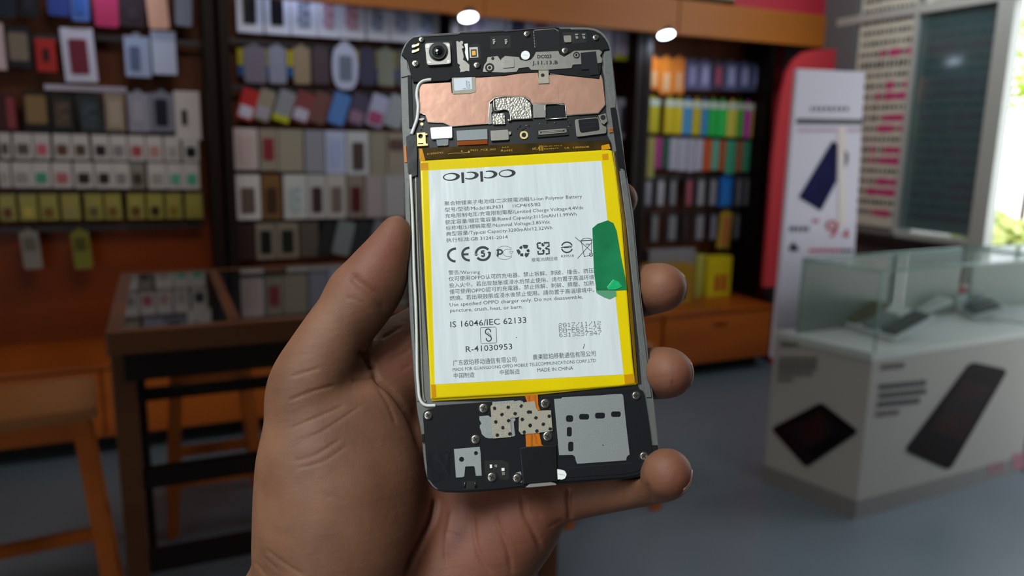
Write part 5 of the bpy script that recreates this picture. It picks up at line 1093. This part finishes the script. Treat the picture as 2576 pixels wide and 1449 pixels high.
# white poster stand: faces the viewer, stands on the floor behind the glass counter
BP = at_depth(2070, 600, 3.72); BP.z = 0; bang = math.radians(22); BX = Vector((math.cos(bang), math.sin(bang), 0)); BNn = Vector((math.sin(bang), -math.cos(bang), 0))
BM = Matrix(((BX.x, -BNn.x, 0, BP.x), (BX.y, -BNn.y, 0, BP.y), (0, 0, 1, 0), (0, 0, 0, 1)))
def Bq(px, py): p = on_plane(px, py, BP, BNn); return (p-BP).dot(BX), p.z
st = empty('poster_stand', BM, label='white poster stand showing a dark blue phone, in front of the red panel', category='poster')
def bpoly(name, pp, y0, y1, mat, parent=st, rr_=0):
    q = [Bq(x, y) for x, y in pp]; q = round_poly(q, rr_) if rr_ else q; bm = bmesh.new(); bm_hex(bm, [(a, y1, b) for a, b in q], [(a, y0, b) for a, b in q]); return from_bm(name, bm, mat, parent)
x0b, x1b = Bq(2006, 175)[0], Bq(2176, 182)[0]; xl = Bq(1955, 800)[0]
bd = bpoly('poster_board', [(2006, 173), (2176, 181), (2146, 700), (2140, 900), (1943, 900), (1962, 700)], 0, .02, M('poster_white', 'd2ccdc', .5))
bm = bmesh.new(); bm_box(bm, xl+.03, xl+.07, 0, .02, 0, Bq(1950, 880)[1]); bm_box(bm, x1b-.16, x1b-.12, 0, .02, 0, Bq(1950, 880)[1]); from_bm('stand_leg', bm, mAlu, st)
mBk = M('print_black', '23222c', .5); mRd = M('print_red', 'b8283c', .5); mNv = M('print_navy', '1c1e48', .7, spec=.05, var=(8, .3)); mPk2 = M('print_pink', 'b98aa0', .6)
bpoly('printed_band', [(2004, 298), (2170, 300), (2169, 314), (2003, 312)], -.002, 0, mBk, bd)
for i, (x, w) in enumerate(((2040, 6), (2050, 8), (2062, 9), (2075, 9), (2088, 9), (2101, 9), (2114, 8), (2126, 10))): bpoly('printed_text', [(x, 268+(i % 3)), (x+w*.7, 268), (x+w*.7, 280), (x, 280-(i % 2)*3)], -.002, 0, mBk, bd)
for x in range(2008, 2165, 9): bpoly('printed_text', [(x, 324), (x+6, 324), (x+6, 331), (x, 331)], -.002, 0, mPk2, bd)
bpoly('printed_phone', [(2094, 355), (2106, 362), (2104, 456), (2064, 530), (2009, 496)], -.003, 0, mNv, bd, .006)
bpoly('printed_phone', [(2124, 376), (2133, 388), (2132, 408), (2124, 424)], -.003, 0, mBk, bd)
bpoly('printed_stripe', [(2107, 320), (2128, 320), (2128, 560), (2110, 572)], -.0025, 0, M('print_cream', 'd8c8c4', .35), bd)  # pale streak painting a reflection across the poster
def bring(c, rx, ry, w, mat, a0=0, a1=360, n=20):
    bm = bmesh.new()
    P = [(c[0]+rx*math.cos(math.radians(a0+(a1-a0)*i/n)), c[1]+ry*math.sin(math.radians(a0+(a1-a0)*i/n))) for i in range(n+1)]; I = [(c[0]+(rx-w)*math.cos(math.radians(a0+(a1-a0)*i/n)), c[1]+(ry-w)*math.sin(math.radians(a0+(a1-a0)*i/n))) for i in range(n+1)]
    for i in range(n): 
        f = bm.faces.new([bm.verts.new((Bq(*p)[0], -.003, Bq(*p)[1])) for p in (P[i], P[i+1], I[i+1], I[i])])
    bmesh.ops.recalc_face_normals(bm, faces=list(bm.faces)); from_bm('printed_digit', bm, mat, bd)
bring((2092, 567), 15, 14, 7, mRd); bpoly('printed_digit', [(2100, 570), (2107, 568), (2104, 585), (2094, 597), (2086, 596), (2096, 585)], -.003, 0, mRd, bd)
bpoly('printed_digit', [(2126, 576), (2132, 576), (2132, 598), (2127, 598)], -.003, 0, mRd, bd); bpoly('printed_digit', [(2116, 588), (2136, 588), (2136, 592), (2116, 592)], -.003, 0, mRd, bd)
for x in (2044, 2053): bpoly('printed_text', [(x, 551), (x+6, 551), (x+6, 560), (x, 560)], -.002, 0, mRd, bd)
for x, w in ((1986, 4), (1992, 9), (2004, 9), (2016, 10), (2028, 8)): bpoly('printed_text', [(x, 570), (x+w*.8, 569), (x+w*.8, 581), (x, 582)], -.002, 0, mBk, bd)
bpoly('printed_text', [(1996, 608), (2008, 622), (2008, 632), (1986, 632), (1985, 620)], -.002, 0, mBk, bd)
for x in range(2036, 2140, 10): bpoly('printed_text', [(x, 626), (x+7, 626), (x+7, 634), (x, 634)], -.002, 0, mRd if x < 2110 else mBk, bd)
# ---------------------------------------------------------------- glass display counters at the right
mPed = M('counter_white', '96938f', .5, spec=.2, var=(1.5, .04)); mKick = M('counter_kick', '6d6b6a', .5); mGl = M('case_glass', '6f8f88', .02, 0, alpha=.05, spec=.5); mGlE = M('glass_edge', '7fa79c', .1, alpha=.7)
mStkP = M('graphic_black', '090a0c', .6, spec=.08, var=(5, .6, '1a0e10'))
Cc = on_z(2150, 1308, 0); Lc = on_z(1918, 1212, 0); Rdir = (on_z(2576, 1186, 0)-Cc).normalized()
PT = .685
def counter(Cq, v, ln, lab, graphics):
    ux = Rdir; M4 = Matrix(((ux.x, -ux.y, 0, Cq.x), (ux.y, ux.x, 0, Cq.y), (0, 0, 1, 0), (0, 0, 0, 1))); inv = M4.inverted(); r = empty('display_counter', M4, label=lab, category='display counter')
    vl = inv.to_3x3() @ v; P0 = [Vector((0, 0, 0)), Vector((ln, 0, 0)), Vector((ln, 0, 0))+vl, vl]
    def prism(n, inset, z0, z1, mat):
        c = sum(P0, Vector())/4; q = [c+(p-c)*(1-inset) for p in P0]; bm = bmesh.new(); bm_hex(bm, [(p.x, p.y, z0) for p in q], [(p.x, p.y, z1) for p in q]); return from_bm(n, bm, mat, r)
    prism('kick_board', .0, 0, .08, mKick); body = prism('pedestal', .005, .08, PT-.03, mPed); prism('pedestal_top', -.005, PT-.03, PT, M('counter_top', 'a2a8a5', .4))
    # glass box: five thin panes with their own thickness
    c = sum(P0, Vector())/4; q = [c+(p-c)*.97 for p in P0]; q[3] = q[3]*.86+q[0]*.14+Vector((.03, 0, 0)); q[2] = q[2]*.86+q[1]*.14; zt = 1.0
    for i in range(4):
        a, b = q[i], q[(i+1) % 4]; d = (b-a).normalized(); nn = Vector((-d.y, d.x, 0))*.006; bm = bmesh.new(); bm_hex(bm, [(p.x, p.y, PT) for p in (a, b, b+nn, a+nn)], [(p.x, p.y, zt-.008) for p in (a, b, b+nn, a+nn)]); from_bm('glass_pane', bm, M('frosted_pane', '6a756d', .3, alpha=.93) if i == 2 else mGl, r)
    bm = bmesh.new(); bm_hex(bm, [(p.x, p.y, zt-.008) for p in q], [(p.x, p.y, zt) for p in q]); from_bm('glass_lid', bm, M('lid_glass', '8fb0aa', .03, 0, alpha=.22, spec=1, coat=.6), r)
    for i in range(4):
        a, b = q[i], q[(i+1) % 4]; bm = bmesh.new(); bm_tube(bm, [(a.x, a.y, zt), (b.x, b.y, zt)], .004, 6); from_bm('glass_rim', bm, mGlE, r)
        bm = bmesh.new(); bm_tube(bm, [(a.x, a.y, PT), (a.x, a.y, zt)], .004, 6); from_bm('glass_rim', bm, mGlE, r)
    m_ = (q[0]+q[1])/2+Vector((.0, 0, 0)); bm = bmesh.new()
    if graphics: 
        for dx in (-.02, .02): 
            pz = q[0]*.42+q[1]*.58; pz = pz+(vl*.8); bm_box(bm, pz.x+dx-.008, pz.x+dx+.008, pz.y-.01, pz.y, PT, zt-.01)
        from_bm('inner_post', bm, mAlu, r)
    return r, inv, vl
vL = Lc-Cc
r1, inv1, vl1 = counter(Cc, vL, 1.10, 'white counter with a glass box on top and printed phones on its sides', True)
def face_poly(name, pp, org, dirv, mat, r, inv, off=.003, rr_=0):
    n = Vector((dirv.y, -dirv.x, 0)).normalized(); n = n if n.dot(CAMPOS-org) > 0 else -n
    q = [on_plane(x, y, org+n*off, n) for x, y in pp]; bm = bmesh.new(); a = [inv @ p for p in q]; nn = inv.to_3x3() @ n
    if rr_:
        u = (a[1]-a[0]).normalized()
    bm_hex(bm, [p-nn*(off) for p in a], a); return from_bm(name, bm, mat, r)
fl = lambda name, pp, mat, **k: face_poly(name, pp, Cc, vL, mat, r1, inv1, **k)
fr = lambda name, pp, mat, **k: face_poly(name, pp, Cc, Rdir, mat, r1, inv1, **k)
mTx = M('graphic_grey_text', '55524f', .6); mTd = M('graphic_dark_text', '2b2f31', .6)
fl('printed_tablet', round_poly([(1938, 1078), (2065, 1012), (2160, 1086), (2027, 1177)], 12), mStkP)
fl('printed_screen', [(1975, 1080), (2062, 1035), (2110, 1080), (2030, 1130)], M('graphic_red', '2e1312', .6, spec=.08, var=(14, .7, '14161c')), off=.004)
for i, (x0, x1, y) in enumerate(((1958, 2050, 897), (1956, 2052, 910), (1957, 2048, 922), (1955, 2040, 935), (1956, 1992, 950))):
    x = x0
    while x < x1:
        fl('printed_text', [(x, y-(0 if 1 else 0)), (x+7, y+2), (x+7, y+10), (x, y+8)], mTx); x += 10
for x in range(1964, 2008, 9): fl('printed_text', [(x, 860), (x+6, 861), (x+6, 872), (x, 871)], mTx)
fr('printed_phone', round_poly([(2444, 910), (2537, 930), (2390, 1184), (2276, 1134)], 16), mStkP)
fr('printed_screen', [(2424, 955), (2496, 975), (2420, 1110), (2336, 1082)], MATS['graphic_red'], off=.004)
for y0, x0, x1, c in ((968, 2214, 2330, mTd), (990, 2214, 2330, mTd), (1012, 2210, 2318, mTd), (1036, 2206, 2260, mTx)):
    x = x0
    while x < x1:
        dy = -(x-x0)*.10; fr('printed_text', [(x, y0+dy), (x+9, y0+dy-1), (x+8, y0+dy+12), (x-1, y0+dy+13)], c); x += 12
for x in range(2220, 2274, 10): fr('printed_text', [(x, 918-(x-2220)*.1), (x+7, 917-(x-2220)*.1), (x+7, 930-(x-2220)*.1), (x, 931-(x-2220)*.1)], mTx)
C2 = Cc+Rdir*1.13; r2, inv2, _ = counter(C2, vL, .9, 'second white glass counter at the right edge with pink lettering', False)
for x, y in ((2486, 1160), (2504, 1156), (2522, 1152), (2545, 1148), (2562, 1144)):
    pass
mPkG = M('graphic_pink', 'a86a78', .5)
face_poly('printed_text', [(2552, 1142), (2560, 1140), (2560, 1180), (2552, 1182)], C2, Rdir, mPkG, r2, inv2); face_poly('printed_text', [(2566, 1140), (2576, 1138), (2576, 1178), (2566, 1180)], C2, Rdir, mPkG, r2, inv2)
for x in (2490, 2505, 2520): fr('printed_text', [(x, 1168-(x-2490)*.25), (x+4, 1167-(x-2490)*.25), (x+4, 1195-(x-2490)*.25), (x, 1196-(x-2490)*.25)], mPkG)
# phones and leaflets lying in the glass box
def in_case(px, py, w, d, rot, th, col, name, lab, cat, sub=None, tilt=0):
    p = on_z(px, py, PT); m4 = Matrix.Translation((p.x, p.y, PT+.001)) @ Matrix.Rotation(math.radians(rot), 4, 'Z') @ Matrix.Rotation(math.radians(tilt), 4, 'X')
    bm = bmesh.new(); pts = round_poly([(-w/2, -d/2), (w/2, -d/2), (w/2, d/2), (-w/2, d/2)], .008, 3); bm_hex(bm, [(a, b, 0) for a, b in pts], [(a, b, th) for a, b in pts]); o = from_bm(name, bm, pm(col), None, m4, label=lab, category=cat)
    if sub:
        for (x, y, ww, dd, c, n2) in sub:
            bm = bmesh.new(); pts = round_poly([(x-ww/2, y-dd/2), (x+ww/2, y-dd/2), (x+ww/2, y+dd/2), (x-ww/2, y+dd/2)], .006, 3); bm_hex(bm, [(a, b, th) for a, b in pts], [(a, b, th+.008) for a, b in pts]); from_bm(n2, bm, pm(c, True), o)
    return o
def tray(a, b, dep, lab, subs, k=0):
    pa, pb = on_z(*a, PT+.02), on_z(*b, PT+.02); c = (pa+pb)/2; d = pb-pa; w_ = d.length; rot = math.degrees(math.atan2(d.y, d.x))
    m4 = Matrix.Translation((c.x, c.y, PT+.003+dep/2*math.sin(.4))) @ Matrix.Rotation(math.radians(rot), 4, 'Z') @ Matrix.Rotation(.4, 4, 'X')
    bm = bmesh.new(); bm_box(bm, -w_/2, w_/2, -dep/2, dep/2, 0, .018, bevel=.004); o = from_bm('display_tray', bm, pm('b4bebf'), None, m4, label=lab, category='tray')
    n = len(subs)
    for i, (c_, n2, kk) in enumerate(subs):
        x = -w_/2+w_*(i+.5)/n; ww = w_/n*.8; bm = bmesh.new(); pts = round_poly([(x-ww/2, -dep*.42), (x+ww/2, -dep*.42), (x+ww/2, dep*.42*kk), (x-ww/2, dep*.42*kk)], .006, 3); bm_hex(bm, [(p, q, .018) for p, q in pts], [(p, q, .03) for p, q in pts]); from_bm(n2, bm, pm(c_, True), o)
tray((2078, 780), (2302, 848), .22, 'pale tray with sample phones at the front of the glass box', [('12201f', 'sample_phone', 1), ('1e2c2c', 'sample_phone', 1), ('54503a', 'sample_phone', 1), ('64706e', 'price_tag', .4), ('24302f', 'sample_phone', 1)])
tray((2225, 745), (2345, 795), .2, 'pale tray behind the front tray in the glass box', [('7c8884', 'price_tag', 1), ('1e2628', 'sample_phone', 1), ('a9b4b0', 'leaflet', 1)])
tray((2392, 738), (2490, 800), .14, 'pale tray with a red leaflet at the right in the glass box', [('8a3c3c', 'leaflet', .8), ('9fb0b4', 'leaflet', 1), ('141c20', 'sample_phone', 1)])
# ================================================================ light: daylight through the openings, added overhead and fill lights
w = bpy.data.worlds.new('daylight'); sc.world = w; w.use_nodes = True; bg = w.node_tree.nodes['Background']; bg.inputs[0].default_value = (.9, .97, 1, 1); bg.inputs[1].default_value = 3.2
def area(name, loc, tgt, sx, sy, e, col=(1, 1, 1)):
    l = bpy.data.lights.new(name, 'AREA'); l.shape = 'RECTANGLE'; l.size = sx; l.size_y = sy; l.energy = e; l.color = col
    o = bpy.data.objects.new(name, l); COL.objects.link(o); loc = Vector(loc); tgt = Vector(tgt)
    o.matrix_world = Matrix.Translation(loc) @ (tgt-loc).to_track_quat('-Z', 'Y').to_matrix().to_4x4(); return o
# unseen key light added overhead, its spread narrowed to the phone and hand
k_ = area('ceiling_panel', (-.55, -.35, 2.35), (0, .25, 1.4), .7, .7, 3.0, (.95, 1, 1)); k_.data.spread = math.radians(60)
area('shopfront_daylight', (-1.1, -2.0, 1.55), (0, .25, 1.45), .9, 1.2, 9, (.95, 1, 1))  # unseen fill light added behind left of the viewer, for glare on the label
area('ceiling_panel', WP(3.9, 1.5, 3.0), WP(4.6, 1.1, 1.3), .5, .5, 9, (.9, .96, 1))  # overhead light added to brighten the poster on the right wall
area('ceiling_panel', WP(1.0, 2.2, 3.05), WP(1.0, 1.6, 0), .6, .6, 12, (1, .94, .86)); area('ceiling_panel', WP(.6, 2.4, 3.05), WP(.3, 1.0, 0), .6, .6, 11, (1, .95, .88)); area('ceiling_panel', WP(2.9, 3.6, 3.05), WP(2.9, 2.2, 0), .7, .7, 13, (.9, .96, 1))  # unseen overhead lights added to lift the background
vs = sc.view_settings; sc.display_settings.display_device = 'sRGB'
vs.view_transform = 'Standard'; vs.look = 'None'; vs.gamma = 1; vs.use_curve_mapping = False; vs.exposure = 0.0
sc.cycles.max_bounces = 7; sc.cycles.use_denoising = True; sc.cycles.adaptive_threshold = 0.015
bpy.context.view_layer.update()
